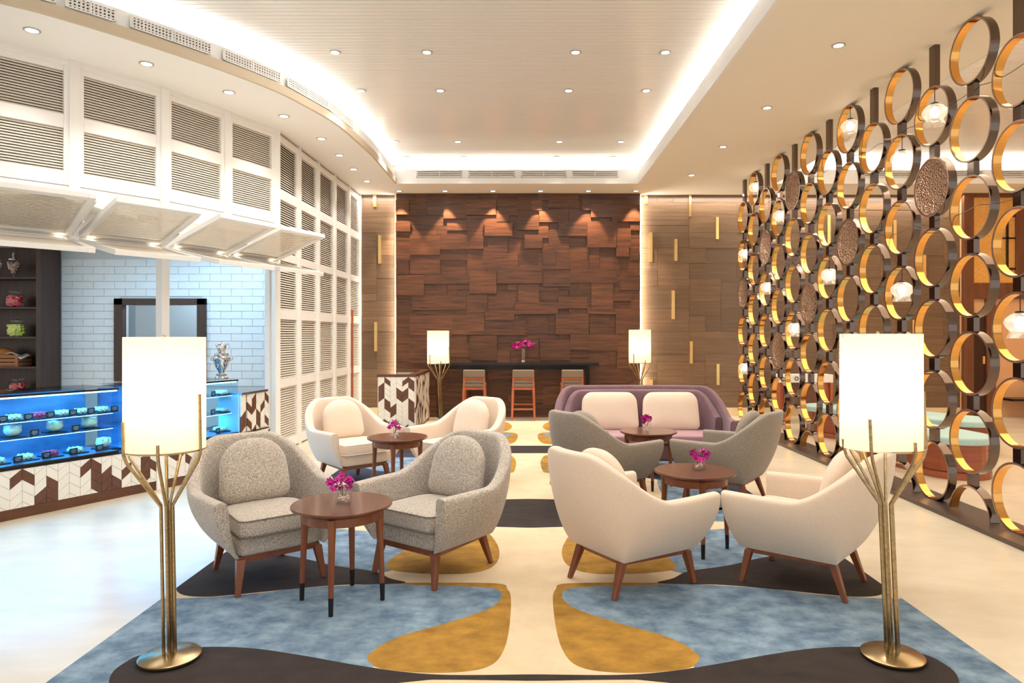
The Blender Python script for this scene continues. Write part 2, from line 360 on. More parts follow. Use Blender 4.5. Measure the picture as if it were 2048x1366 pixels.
for i, px in enumerate((798,890,986,1081,1177,1272)):
    x = (px-CX)*12.72/F; downlight(x, 12.72, SOF, 'downlight washing the walnut wall, %s from left' % ['first','second','third','fourth','fifth','sixth'][i], 'downlights above the walnut wall')
    spot((x,12.72,4.18), 190, (1,.68,.46), 58, .4, .02, (R(5),0,0))
# ---------------------------------------------------------------- back wall
wb = struct(MB().box(-3.4,12,13.12,13.4,0,4.62).build('wall_back', M['skirt']))
wc = MB().box(-2.42,2.16,12.99,13.12,0,SOF).build('panel_backing', M['dark'], wb)
cw, cst = cubemesh('wood_panel', M['wood']), cubemesh('stone_tile', M['stone'])
def tiling(x0, x1, z0, z1, cx, cz, maxw, maxh, rnd):
    nx, nz = round((x1-x0)/cx), round((z1-z0)/cz); g = [[0]*nz for _ in range(nx)]; out = []; cx = (x1-x0)/nx; cz = (z1-z0)/nz
    for j in range(nz):
        for i in range(nx):
            if g[i][j]: continue
            w = rnd.choice(maxw); h = rnd.choice(maxh)
            while i+w > nx or any(g[i+k][j] for k in range(min(w, nx-i))): w -= 1
            while j+h > nz: h -= 1
            for a in range(w):
                for c in range(h): g[i+a][j+c] = 1
            out.append((x0+i*cx, x0+(i+w)*cx, z0+j*cz, z0+(j+h)*cz))
    return out
rnd = random.Random(11)
for (a, c, e, f) in tiling(-2.42, 2.16, 0, SOF, .19, .14, [2,3,3,4,5], [1,2,2,3], rnd):
    pieces(cw, 'wood_panel', wb, a+.001, c-.001, 12.965-rnd.choice((0,.006,.012,.02,.028)), 13.0, e+.001, f-.001)
Zs = 106.6
RECTS = [(32,110,105,190,5),(32,235,113,283,6),(110,300,275,412,5),(415,110,580,192,6),(294,130,415,212,5),(583,165,650,230,5),(697,100,770,165,3),(770,110,832,168,6),(815,170,915,232,5),(695,195,812,275,5),
 (1047,110,1095,165,6),(1097,110,1212,205,5),(1212,140,1365,228,5),(517,235,670,308,7),(918,232,1075,308,6),(1078,228,1240,370,5),(1240,265,1315,372,6),(275,300,435,380,4),(435,310,512,378,6),(735,300,833,375,5),
 (833,375,905,490,4),(905,400,983,487,5),(1235,372,1305,420,6),(40,435,105,517,4),(110,412,275,515,3),(185,517,435,568,4),(435,500,583,622,5),(585,487,833,567,6),(835,510,985,582,5),(985,487,1237,563,6),
 (700,570,815,670,4),(1100,563,1218,730,5),(40,520,187,630,5),(120,630,415,710,3),(520,710,680,765,6),(680,670,918,733,4),(918,640,1078,703,5),(1078,703,1232,733,6),(1218,622,1318,662,6),(341,738,515,845,6),
 (515,765,740,848,4),(905,733,1085,843,5),(108,740,341,848,4),(1232,700,1365,850,5),(40,860,110,990,4),(110,850,245,1000,5),(440,850,585,985,6),(585,930,655,1000,5),(820,875,985,985,5),(985,845,1240,930,6),(285,1140,435,1260,5),(835,1130,1000,1230,4),(1090,1030,1330,1110,4),(1240,850,1330,1030,4)]
for (a, e, c, f, k) in RECTS:
    X0, X1 = ((780+a/2.733)-CX)/Zs, ((780+c/2.733)-CX)/Zs; Z1, Z0 = H+(CY-(360+e/2.733))/Zs, H+(CY-(360+f/2.733))/Zs
    pieces(cw, 'wood_panel', wb, max(-2.42,X0), min(2.16,X1), 12.945-.0065*k-rnd.random()*.004, 12.99, max(0,Z0), min(SOF-.005,Z1))
for (x0, x1) in ((-3.15,-2.48),(2.21,8.25)):
    for (a, c, e, f) in tiling(x0, x1, .17, SOF, .30, .145, [1,2,3,3,4], [1,2,2,3], rnd):
        pieces(cst, 'stone_tile', wb, a+.001, c-.001, 13.095-rnd.choice((0,.004,.008)), 13.125, e+.001, f-.001)
struct(MB().box(-3.15,-2.45,13.08,13.13,0,.165).build('baseboard_left', M['skirt'])); struct(MB().box(2.17,8.25,13.08,13.13,0,.165).build('baseboard_right', M['skirt']))
struct(MB().box(-2.42,2.16,12.93,12.99,0,.05).build('baseboard_back', M['cap']))
cb = cubemesh('brass_bar', M['brass'])
BARS = [(1250+a/2.731,360+e/2.731,1250+c/2.731,360+f/2.731) for a,e,c,f in ((350,82,362,200),(497,202,512,323),(134,287,150,447),(270,322,286,442),(255,603,272,760),(354,882,370,1003),(500,1005,516,1120),(107,65,123,130),(138,1090,152,1150))]
BARS += [(560+a/2.277,280+e/2.277,560+c/2.277,280+f/2.277) for a,e,c,f in ((424,250,438,305),(447,433,460,563),(429,830,442,962))]
BARS += [(1655,430,1661,490),(1787,440,1793,500),(1722,560,1728,615),(1846,510,1852,560),(1600,440,1605,490),(1825,640,1831,690)]
for a, e, c, f in BARS:
    s_ = F/13.06; o = pieces(cb, 'brass_bar', wb, (a-CX)/s_, (c-CX)/s_, 13.055, 13.1, H+(CY-f)/s_, min(SOF-.01,H+(CY-e)/s_)); o['label'] = 'polished brass bar set in the stone'
# ---------------------------------------------------------------- right end: door, amber glass, peach wall
struct(MB().box(8.25,12,13.0,13.12,0,SOF).build('wall_right', M['peach']))
s_ = F/12.95
def pxr(a, c, e, f): return (a-CX)/s_, (c-CX)/s_, H+(CY-f)/s_, H+(CY-e)/s_
d1 = struct(thing('door_1', None, None)); 
for a,c,e,f in ((1926,1946,372,832),(1946,2070,372,395),(1946,2070,566,598),(1972,1990,598,832),(2030,2048,395,566)):
    x0,x1,z0,z1 = pxr(a,c,e,f); MB().box(x0,x1,12.92,13.0,max(0,z0),min(SOF,z1)).build('door_frame', M['frame'], d1, bevel=.004)
x0,x1,z0,z1 = pxr(1946,1972,626,832); dl = MB().box(x0,x1,12.96,13.0,0.01,z1).build('door_leaf', M['doorw'], d1)
MB().box(x1-.07,x1-.03,12.93,12.96,1.0,1.14).build('handle', M['brass'], dl)
for a,c in ((1946,2030),(2048,2150)):
    x0,x1,z0,z1 = pxr(a,c,395,566); MB().box(x0,x1,12.955,12.97,z0,z1).build('pane', M['amber'], d1)
b = MB()
for a,c,e,f in ((2012,2016,430,540),(2012,2048,430,434),(1990,2048,475,478),(2012,2048,536,540)):
    x0,x1,z0,z1 = pxr(a,c,e,f); b.box(x0,x1,12.93,12.955,z0,z1)
b.build('glazing_bar', M['black'], d1)
struct(MB().box(8.9,12,12.6,13.0,.33,.37).build('trim_12', M['black']))
struct(MB().box(9.6,9.8,4,13,0,SOF).build('wall_annex', M['peach']))
# ---------------------------------------------------------------- louvred wall on the left
slm = {}
def slat_mesh(w):
    k = round(w,3)
    if k not in slm:
        b = MB().box(0,w,-.0125,.0125,-.0028,.0028, Matrix.Rotation(R(46),4,'X')); me = bpy.data.meshes.new('slat'); me.from_pydata(b.v,[],b.f); me.materials.append(M['slat']); slm[k] = me
    return slm[k]
def shutter(A, B, z0, z1, groups, label, single, grp, tall=True):
    d = Vector((B[0]-A[0], B[1]-A[1])); w = d.length; ang = math.atan2(d.y, d.x)
    t = thing('louvred_shutter', label, 'shutter', (A[0],A[1],z0), ang, grp)
    g = .035; s = .05
    MB().box(g,w-g,.045,.055,0,z1-z0).build('shade_backing', M['dark'], t)  # dark sheet added to give the shade between slats
    for x in (g, w-g-s): MB().box(x,x+s,-.02,.03,0,z1-z0).build('stile', M['louv'], t, bevel=.004)
    zz = [z0]+[v for gr in groups for v in gr]+[z1]
    for k in range(0, len(zz), 2):
        MB().box(g+s,w-g-s,-.018,.03,zz[k]-z0,zz[k+1]-z0).build('rail', M['louv'], t, bevel=.003)
    for a, c in groups:
        n = int(round((c-a)/(.031 if tall else .0255))); ww = w-2*g-2*s
        if single:
            for k in range(n): inst(slat_mesh(ww), 'slat', t, (g+s, .012, a-z0+(c-a)*(k+.5)/n))
        else:
            b = MB()
            for k in range(n): b.box(0,ww,-.0125,.0125,-.0028,.0028, Matrix.Translation((g+s,.012,a-z0+(c-a)*(k+.5)/n)) @ Matrix.Rotation(R(46),4,'X'))
            tag(b.build('slats', M['slat'], t), kind='stuff')
    return t
names = ['over the counter, nearest the picture edge and cut by it','over the counter, second from the picture edge','over the counter, third from the picture edge','over the counter, last before the wall turns']
for k in range(4):
    shutter(P[4-k], P[3-k], 2.99, 4.17, [(3.12,3.54),(3.67,4.09)], 'white upper louvred shutter '+names[k], True, 'upper shutters over the counter', False)
SW = [(-3.23,8.94),(-3.21,9.77),(-3.19,10.6),(-3.17,11.45),(-3.15,12.3),(-3.135,13.08)]
for k in range(5):
    shutter(SW[k], SW[k+1], .02, 4.17, [(.15,.845),(.96,1.75),(1.88,2.53),(2.63,3.33),(3.46,4.08)], 'tall white louvred shutter on the left wall, %s' % ['nearest, beside the tiled counter end','second from the counter','third from the counter','fourth from the counter','farthest, beside the stone wall'][k], False, 'tall shutters on the left wall')
struct(MB().prism([(-3.23,8.9),(-3.135,13.1),(-3.25,13.1),(-3.29,8.9)], 0, SOF).build('wall_left', M['louv'])).location.x = -.065
n_ = 13
for k, p in enumerate(P[:5]):
    d = Vector(P[max(0,k-1)])-Vector(P[k+1]); a = math.atan2(d.y,d.x)
    z0 = 0 if k in (0,2) else 2.4
    o = struct(MB().box(-.045,.045,-.04,.07,z0,SOF).build('trim_%d' % n_, M['louv'], bevel=.004)); n_ += 1; o.location = (*p,0); o.rotation_euler.z = a
for k, p in enumerate(SW[1:]):
    o = struct(MB().box(-.04,.04,-.035,.05,0,SOF).build('trim_%d' % n_, M['louv'], bevel=.004)); n_ += 1; o.location = (*p,0); o.rotation_euler.z = R(88)
b = MB()
for A, B in zip(P[1:][::-1], P[:-1][::-1]):
    d = (Vector(B)-Vector(A)).normalized(); n = Vector((-d.y,d.x))
    for z0, z1, o0, o1 in ((2.43,2.53,-.03,.05),(2.80,2.985,-.01,.05),(2.53,2.80,.02,.05),(4.14,SOF,-.03,.05)):
        q = [Vector(A)+n*o0, Vector(B)+n*o0, Vector(B)+n*o1, Vector(A)+n*o1]; b.prism([tuple(v) for v in q], z0, z1)
struct(b.build('trim_30', M['louv']))
struct(MB().box(-3.2,-3.10,12.42,12.47,0,2.0).build('door_2', M['stoolw']))
# awning shutters
def awning(A, B, zin, zout, dep, label, slats=True):
    d = Vector((B[0]-A[0], B[1]-A[1])); w = d.length; ang = math.atan2(d.y, d.x)
    t = thing('awning_shutter', label, 'awning', (A[0],A[1],zin), ang, 'tilted shutters over the counter')
    sl = math.atan2(zout-zin, dep); L = math.hypot(dep, zout-zin)
    mx = Matrix.Translation((0,-.03,0)) @ Matrix.Rotation(-sl,4,'X')      # local -y runs outward along the slope
    fr = .06
    for x in (.03, w-.03-fr): MB().box(x,x+fr,-L,0,-.025,.025,mx).build('stile', M['louv'], t, bevel=.003)
    for y in (-L, -fr): MB().box(.03+fr,w-.03-fr,y,y+fr,-.024,.024,mx).build('rail', M['louv'], t, bevel=.003)
    b = MB(); n = 26
    for k in range(n):
        y = -L+fr+(L-2*fr)*(k+.5)/n
        b.box(.03+fr,w-.03-fr,-.017,.017,-.003,.003, mx @ Matrix.Translation((0,y,0)) @ Matrix.Rotation(R(20),4,'X'))
    tag(b.build('slats', M['slat'], t), kind='stuff')
    if zout > zin:
        MB().tube([(w-.01,-.02,-.02),(w-.01,-dep*.45,(zout-zin)*.45-.03)], .012).build('stay', M['white'], t, True)
        MB().box(w-.03,w-.005,-dep*.98,-dep*.35,-.02,.02, Matrix.Translation((0,0,.0)) @ Matrix.Rotation(-sl,4,'X')).build('arm', M['louv'], t)
an = ['nearest and cut by the picture edge','second from the picture edge','third from the picture edge','farthest']
for k in range(4):
    awning(P[4-k], P[3-k], 2.52, 2.78, .78, 'white slatted awning tilted up over the counter, '+an[k])
    awning(P[4-k], P[3-k], 2.46, 2.30, .76, 'white slatted awning tilted down under the upper one, '+an[k])
for k in range(4):
    A, B = Vector(P[4-k]), Vector(P[3-k]); d = (B-A).normalized(); n = Vector((d.y,-d.x))
    for q in (.15,.85):
        p = A.lerp(B,q)+n*.06; spot((p.x,p.y,2.50), 2.0, WARM, 150)
# ---------------------------------------------------------------- kitchen behind the counter
kb = struct(MB().box(-10,-5.63,9.62,9.8,0,4).box(-4.50,-3.5,9.62,9.8,0,4).box(-5.63,-4.5,9.62,9.8,1.98,4).box(-5.63,-4.5,9.62,9.8,0,.9).build('wall_kitchen', M['joint']))
cbk = cubemesh('brick', M['brick'])
bw, bh = .295, .104
for j in range(8, 25):
    z0 = j*bh; x = -6.45-(j%2)*bw/2
    while x < -3.6:
        a, c = max(x,-6.45), min(x+bw,-3.62); 
        z1 = z0+bh
        segs = [(a,c)]
        if z0 < 1.98 and z1 > .9 :
            segs = [(u,v) for u,v in ((a,min(c,-5.63)),(max(a,-4.50),c)) if v-u > .01]
        for u,v in segs: pieces(cbk, 'brick', kb, u+.003, v-.003, 9.604+rnd.random()*.003, 9.63, z0+.003, z1-.003)
        x += bw
struct(MB().prism([(-3.60,9.7),(-3.34,9.0),(-3.28,9.0),(-3.5,9.8)], 0, 2.5).build('wall_return', M['brick']))
struct(MB().box(-10,-3.3,5.9,9.8,2.75,2.8).build('ceiling_kitchen', M['white'])).location.x = -.75
w1 = struct(thing('window_1', None, None))
for a in ((-5.70,-5.58,.9,2.05),(-4.55,-4.43,.9,2.05),(-5.70,-4.43,1.96,2.05)):
    MB().box(a[0],a[1],9.56,9.66,a[2],a[3]).build('window_frame', M['shelfw'], w1, bevel=.004)
MB().box(-5.60,-4.53,9.72,9.73,.9,1.97).build('pane', M['glassm'], w1)
struct(MB().box(-6.5,-3.8,10.9,11,0,3).build('wall_pantry', M['kitch']))
sr = thing('glass_rack', 'pale rack with glassware seen through the kitchen hatch', 'rack', (-5.0,10.6,0))
MB().box(-.6,.6,-.15,.15,1.20,1.22).box(-.6,.6,-.15,.15,0,.05).box(-.6,-.57,-.15,.15,0,1.6).box(.57,.6,-.15,.15,0,1.6).build('shelf', M['chrome'], sr)
b = MB()
for k in range(9): b.lathe([(.02,1.22),(.028,1.3),(.035,1.36),(.03,1.36),(.001,1.25)], 8, Matrix.Translation((-.45+.11*k,0,0)), cap=False)
b.build('glassware', M['glassm'], sr, True)
point((-5,10.3,2.2), 20, COOL); area((-4.6,8.6,2.72), (0,0,R(25)), 2.4, .6, 38, (.42,.72,1))
# walnut shelf unit
su = thing('shelf_unit', 'dark walnut shelf unit holding sweet jars behind the counter', 'shelf', (0,0,0))
MB().box(-6.52,-6.46,9.2,9.6,0,2.75).build('side_panel', M['shelfw'], su); MB().box(-7.75,-7.70,9.2,9.6,0,2.75).build('side_panel', M['shelfw'], su)
MB().box(-7.72,-6.5,9.56,9.6,0,2.75).build('back_panel', M['shelfw'], su)
SH = [.72,1.12,1.52,1.915,2.315]
for z in SH: MB().box(-7.70,-6.52,9.2,9.56,z-.022,z).build('shelf', M['shelfw'], su)
MB().box(-6.9,-6.88,9.22,9.5,.0,.70).build('divider', M['shelfw'], su)
def jar(x, z, cm, label, cube=False):
    t = thing('sweet_jar', label, 'jar', (x,9.36,z), 0, 'sweet jars on the walnut shelves'); r = .115
    MB().lathe([(.001,.004),(r*.93,.004),(r,.02),(r,.13),(r*.92,.165),(r*.62,.195),(r*.62,.205),(r*.7,.21)], 24, cap=False).build('glass_body', M['glassm'], t, True)
    MB().lathe([(.001,.212),(r*.78,.212),(r*.78,.222),(r*.3,.235),(.014,.24),(.022,.255),(.012,.27),(.001,.272)], 20, cap=False).build('lid', M['glassm'], t, True)
    b = MB(); rr = random.Random(int(z*100))
    for k in range(130):
        a = rr.random()*2*PI; q = (r-.028)*math.sqrt(rr.random()); h = .022+rr.random()*.135
        if cube: b.box(-.019,.019,-.019,.019,-.016,.016, Matrix.Translation((q*math.cos(a),q*math.sin(a),h)) @ Matrix.Rotation(rr.random()*.5,4,'Z'))
        else: b.sphere((q*math.cos(a),q*math.sin(a),h), .021, 7, 4, (1,1,.75))
    tag(b.build('sweets', cm, t, not cube), kind='stuff')
xs = lambda px: (px-CX)*9.36/F
jar(xs(30), SH[3], M['candyp'], 'glass jar of pink round sweets on the upper shelf, above the lime ones')
jar(xs(33), SH[2], M['candyg'], 'glass jar of lime yellow cube sweets on the shelf above the bread crate', True)
jar(xs(36), SH[0]+.01, M['candyp'], 'glass jar of pink sweets on the lowest visible shelf, under the bread crate')
for px, lb in ((27,'tall footed glass urn of mixed sweets on the top shelf'),(-8,'footed glass urn on the top shelf, cut by the picture edge')):
    t = thing('sweet_urn', lb, 'jar', (xs(px),9.36,SH[4]), 0, 'footed urns on the top shelf')
    MB().lathe([(.001,.002),(.05,.002),(.045,.01),(.012,.02),(.012,.04),(.03,.06),(.075,.14),(.08,.19),(.06,.235),(.045,.245)], 20, cap=False).build('glass_body', M['glassm'], t, True)
    MB().lathe([(.06,.246),(.062,.256),(.02,.27),(.012,.30),(.02,.315),(.008,.35),(.001,.355)], 16, cap=False).build('lid', M['mirror'], t, True)
    b = MB(); rr = random.Random(3)
    for k in range(90):
        h = rr.random(); q = (.02+.045*smooth(h*1.4))*math.sqrt(rr.random()); a = rr.random()*6.3; b.sphere((q*math.cos(a),q*math.sin(a),.065+h*.15), .013, 6, 4)
    tag(b.build('sweets', M['candym'], t, True), kind='stuff')
ct = thing('bread_crate', 'slatted wooden crate with bread and a white cloth', 'crate', (xs(22),9.36,SH[1]))
for z in (.015,.065,.115):
    MB().box(-.19,.19,-.13,-.12,z,z+.038).build('slat', M['crate'], ct); MB().box(-.19,.19,.12,.13,z,z+.038).build('slat', M['crate'], ct)
    MB().box(.18,.19,-.12,.12,z,z+.038).build('slat', M['crate'], ct); MB().box(-.19,-.18,-.12,.12,z,z+.038).build('slat', M['crate'], ct)
MB().box(-.18,.18,-.12,.12,0,.014).build('base_board', M['crate'], ct)
for x in (-.17,.17): MB().box(x-.02,x+.02,-.135,-.13,0,.155).build('corner_post', M['crate'], ct)
tag(MB().sphere((0,0,0), .11, 20, 12, (1.2,.8,.7)).build('bread_loaf', M['bread'], None, True, loc=(xs(12),9.37,SH[1]+.17)), 'round brown loaf in the wooden crate', 'bread').rotation_euler.y = .3
b = MB(); N_ = 9
for i in range(N_):
    for j in range(N_): u, v = i/(N_-1), j/(N_-1); b.v.append((.02+.20*u, -.125+.2*v, .17+.02*math.sin(5*u+3*v)-(.05*smooth((u-.75)*4))))
for i in range(N_-1):
    for j in range(N_-1): b.f.append((i*N_+j,(i+1)*N_+j,(i+1)*N_+j+1,i*N_+j+1))
o = tag(b.build('linen_cloth', M['cloth'], None, True, loc=(xs(22),9.36,SH[1])), 'white cloth spilling over the right end of the bread crate', 'cloth')
md = o.modifiers.new('s','SOLIDIFY'); md.thickness = .006
# ---------------------------------------------------------------- pastry counter
C = [(-5.10,4.29),(-4.33,5.70),(-3.82,6.63),(-3.42,7.33),(-3.21,7.88),(-3.13,8.41)]
ck = thing('pastry_counter', 'long curved pastry counter faced in white and brown chevron tiles', 'counter')
Cb = offs(C, .72); Cb[-1] = (-3.75,8.5)
def band(name, m, o0, o1, z0, z1, parent=ck, i0=0, i1=None, src=C):
    a, c = offs(src, o0), offs(src, o1); i1 = i1 or len(src)
    pl = a[i0:i1]+c[i0:i1][::-1]; return MB().prism(pl, z0, z1).build(name, m, parent)
band('carcass', M['grout'], .012, .70, .02, .415); band('kick_board', M['cap'], -.004, .03, .001, .088)
band('ledge', M['black'], -.012, .70, .415, .428)
def sheet(name, m, o, z0, z1, parent, src):
    a = offs(src, o); b = MB()
    for i in range(len(a)-1): b.add([(*a[i],z0),(*a[i+1],z0),(*a[i+1],z1),(*a[i],z1)], [(0,1,2,3)])
    return b.build(name, m, parent)
def flat(name, m, o0, o1, z, parent, src):
    a, c = offs(src, o0), offs(src, o1); b = MB()
    for i in range(len(a)-1): b.add([(*a[i],z),(*a[i+1],z),(*c[i+1],z),(*c[i],z)], [(0,1,2,3)])
    return b.build(name, m, parent)
def clip(poly, z0, z1):
    for s, lim in ((1,z0),(-1,z1)):
        out = []
        for i in range(len(poly)):
            p, q = poly[i-1], poly[i]; a, c = s*(p[1]-lim), s*(q[1]-lim)
            if (a >= 0) != (c >= 0): t = a/(a-c); out.append((p[0]+(q[0]-p[0])*t, lim))
            if c >= 0: out.append(q)
        poly = out
        if not poly: break
    return poly
def chevron(parent, org, ang, col, z0, z1, dark, cw=.094, th=.092, join=None, fill=None):
    up = col % 2 == 0; sl = .068; g = .0015
    for r in range(-1, int((z1-z0)/th)+2):
        zt = z1 - r*th
        l, rr = (zt, zt-sl) if not up else (zt-sl, zt)
        poly = clip([(g,l-th+g),(cw-g,rr-th+g),(cw-g,rr-g),(g,l-g)], z0, z1)
        if len(poly) < 3: continue
        isd = (col, r) in dark if not callable(dark) else dark(col, r)
        b = join[1 if isd else 0] if join else MB()
        n = len(poly); vs = [(p[0],-.008,p[1]) for p in poly]+[(p[0],.004,p[1]) for p in poly]
        fs = [tuple(range(n)), tuple(range(n,2*n))[::-1]]+[(i,(i+1)%n,n+(i+1)%n,n+i) for i in range(n)]
        if join: b.add(vs, fs, Matrix.Translation(org) @ Matrix.Rotation(ang,4,'Z')); continue
        o = b.add(vs, fs).build('tile', M['tbrown' if isd else 'twhite'], parent); o.location = org; o.rotation_euler.z = ang
def walk(src, cw):
    pts = []; pos = Vector(src[0]); i = 0; rem = 0
    for a, c in zip(src[:-1], src[1:]):
        d = Vector(c)-Vector(a); L = d.length; t = rem
        while t+cw <= L+cw*.45: pts.append((Vector(a)+d*(t/L), math.atan2(d.y,d.x))); t += cw
        rem = max(0, t-L)
    return pts
DK = {(0,0),(1,0),(2,2),(3,1),(3,2),(2,3),(3,3),(6,0),(7,0),(7,1),(7,2),(8,1),(8,2),(8,3),(9,2),(9,3),(10,1),(12,0),(12,1),(12,2),(13,1),(14,2),(15,0),(16,0),(17,1),(18,2),(19,0),(20,1),(22,0),(24,0),(24,1),(25,0),(26,2),(27,0),(27,1),(28,1),(30,0),(31,0),(31,1)}
st = (-4.30,5.752)
for k, (p, a) in enumerate(walk([st]+C[2:], .094)): chevron(ck, (p.x,p.y,0), a, k, .09, .414, DK)
for k, (p, a) in enumerate(walk([(C[1][0]+.03,C[1][1]+.055), C[0]], .094)[:4]):
    d = Vector((math.cos(a),math.sin(a))); q = p+d*.094; chevron(ck, (q.x,q.y,0), a+PI, -1-k, .09, .414, {(-2,3),(-3,1)})
pl = MB().box(-.055,.055,-.02,.05,0,.414).build('pilaster', M['louv'], ck, bevel=.003); q = Vector(C[2]).lerp(Vector(C[3]),.42); pl.location = (q.x,q.y,0); pl.rotation_euler.z = R(60)
# tiled upstand at the far end
CE = [(-3.225,7.86),(-3.20,7.98),(-3.13,8.41)]
ue = thing('tiled_upstand', 'short chevron tiled upstand closing the far end of the counter', 'counter end', (0,0,0))
band('core', M['grout'], .03, .30, .43, .86, ue, src=CE); band('coping', M['chrome'], .0, .34, .86, .885, ue, src=CE)
for k, (p, a) in enumerate(walk(offs(CE,.02), .094)): chevron(ue, (p.x,p.y,0), a, k, .43, .86, {(0,2),(0,3),(1,1),(1,3),(2,0),(2,1),(3,2),(3,3),(4,1),(5,0),(5,3),(2,4)})
def case(src, label, shelves, left_mirror=True):
    t = thing('display_case', label, 'display case', (0,0,0)); top = 1.055
    band('case_floor', M['casebk'], .02, .60, .43, .445, t, src=src)
    band('back_panel', M['casebk'], .56, .58, .445, top-.02, t, src=src)
    flat('top_glass', M['topg'], -.005, .60, top-.002, t, src)
    band('top_rail', M['black'], .0, .02, top-.03, top-.013, t, src=src); band('bottom_rail', M['black'], -.005, .02, .43, .45, t, src=src)
    sheet('front_glass', M['caseg'], .006, .45, top-.03, t, src)
    for z in shelves:
        flat('shelf', M['shelfg'], .10, .52, z, t, src); band('shelf_edge', M['led'], .096, .10, z-.005, z-.001, t, src=src)
    band('led_strip', M['led'], .03, .045, top-.045, top-.032, t, src=src)
    for end in (0, len(src)-1):
        e = len(src)-1; a = Vector(src[end]); bq = Vector(offs(src,.58)[end]); d = (Vector(src[min(end+1,e)])-Vector(src[min(end,e-1)])).normalized()*.008*(1 if end == 0 else -1)
        MB().add([(*(a+d),.45),(*(bq+d),.45),(*(bq+d),top-.02),(*(a+d),top-.02)],[(0,1,2,3)]).build('side_glass', M['caseg'], t)
    m = offs(src,.3); 
    for i in range(len(src)-1):
        A, B = Vector(m[i]), Vector(m[i+1]); d = B-A
        area(((A.x+B.x)/2,(A.y+B.y)/2,top-.03), (0,0,math.atan2(d.y,d.x)), d.length*.95, .3, 17*d.length, BLUE)
        if len(shelves) > 1: area(((A.x+B.x)/2,(A.y+B.y)/2,shelves[-1]-.01), (0,0,math.atan2(d.y,d.x)), d.length*.95, .3, 10*d.length, BLUE)
    return t
case([C[0],C[1],(-3.86,6.557)], 'long glass display case of pastries glowing blue, cut by the picture edge', [.80,.655])
case([(-3.80,6.66),C[3],(-3.24,7.80)], 'shorter glass display case glowing blue under the silver samovar', [.86,.66])
def on_counter(px, off, z):      # point on the counter line offset, at pixel column px
    L = offs(C, off)
    for p, q in zip(L[:-1], L[1:]):
        x0, x1 = CX+F*p[0]/p[1], CX+F*q[0]/q[1]
        if x0 <= px <= x1 or x1 <= px <= x0:
            a, b = p, q
            for _ in range(30):
                m_ = ((a[0]+b[0])/2,(a[1]+b[1])/2)
                if CX+F*m_[0]/m_[1] < px: a = m_
                else: b = m_
            d = Vector(q)-Vector(p); return m_[0], m_[1], math.atan2(d.y,d.x)
    return (*L[0], 1.0)
def plate(px, z, kind, label, off=.24):
    x, y, a = on_counter(px, off, z)
    t = thing('pastry_plate', label, 'pastry', (x,y,z), a, 'pastries in the display cases')
    MB().box(-.07,.07,-.09,.09,.001,.009).build('slate', M['slate'], t)
    r = random.Random(px); m = M['berry'] if kind == 'red' else M['past']
    if kind == 'cake':
        MB().sphere((0,0,.062), .07, 16, 8, (.95,.95,.75)).build('pastry', m, t, True)
        b = MB()
        for k in range(7): b.sphere((.05*math.cos(k),.05*math.sin(k),.09), .018, 6, 4)
        b.build('topping', M['past'], t, True)
    else:
        for k in range(3):
            b = MB().tube([(-.04+.035*k,-.055,.026),(-.04+.035*k,0,.03),(-.04+.035*k,.055,.026)], .015, 8)
            for q in range(4): b.sphere((-.04+.035*k,-.04+.027*q,.045), .010, 6, 4)
            b.build('pastry', m, t, True)
def sign(px, z, label, off=.12):
    x, y, a = on_counter(px, off, z)
    t = thing('menu_card', label, 'sign', (x,y,z), a+.25, 'small black menu cards in the display cases')
    MB().box(-.042,.042,-.002,.002,.004,.062).build('card', M['card'], t); MB().box(-.03,.03,-.012,.012,0,.005).build('foot', M['chrome'], t)
    b = MB()
    for k, w in enumerate((.05,.06,.04)): b.box(-w/2,w/2,-.0028,-.002,.046-.012*k,.049-.012*k)
    b.build('chalk_lines', M['ink'], t)
for i, (px, k) in enumerate(((28,'dark'),(78,'red'),(125,'w'),(164,'w'),(204,'w'))): plate(px, .802, 'red' if k == 'red' else 'w', 'row of three %s fingers on a slate, top shelf, %s from the picture edge' % ('red berry' if k=='red' else 'pale pastry', ['first','second','third','fourth','fifth'][i]))
for i, px in enumerate((6,57,101,146,182,229)): sign(px, .802, 'black menu card on the top glass shelf, %s from the picture edge' % ['first','second','third','fourth','fifth','sixth'][i])
for i, px in enumerate((25,109,178)): plate(px, .657, 'cake', 'big round cream pastry on the middle shelf, %s from the picture edge' % ['first','second','third'][i])
for i, px in enumerate((69,152)): sign(px, .657, 'white framed menu card on the middle shelf, %s' % ['nearer','farther'][i])
for i, (px, k) in enumerate(((-6,'w'),(52,'w'),(101,'red'),(152,'w'),(207,'cake'))): plate(px, .447, k, 'small %s dessert on the case floor, %s from the picture edge' % ('red' if k=='red' else 'pale', ['first','second','third','fourth','fifth'][i]))
for i, px in enumerate((36,93,147,199)): sign(px, .447, 'menu card on the case floor, %s from the picture edge' % ['first','second','third','fourth'][i])
for i, (px, z) in enumerate(((443,.862),(446,.662),(440,.447))): plate(px, z, 'w', 'pale pastries in the case under the samovar, %s level' % ['top','middle','bottom'][i]); 
for i, (px, z) in enumerate(((427,.862),(426,.662),(436,.447))): sign(px, z, 'menu card in the case under the samovar, %s level' % ['top','middle','bottom'][i])
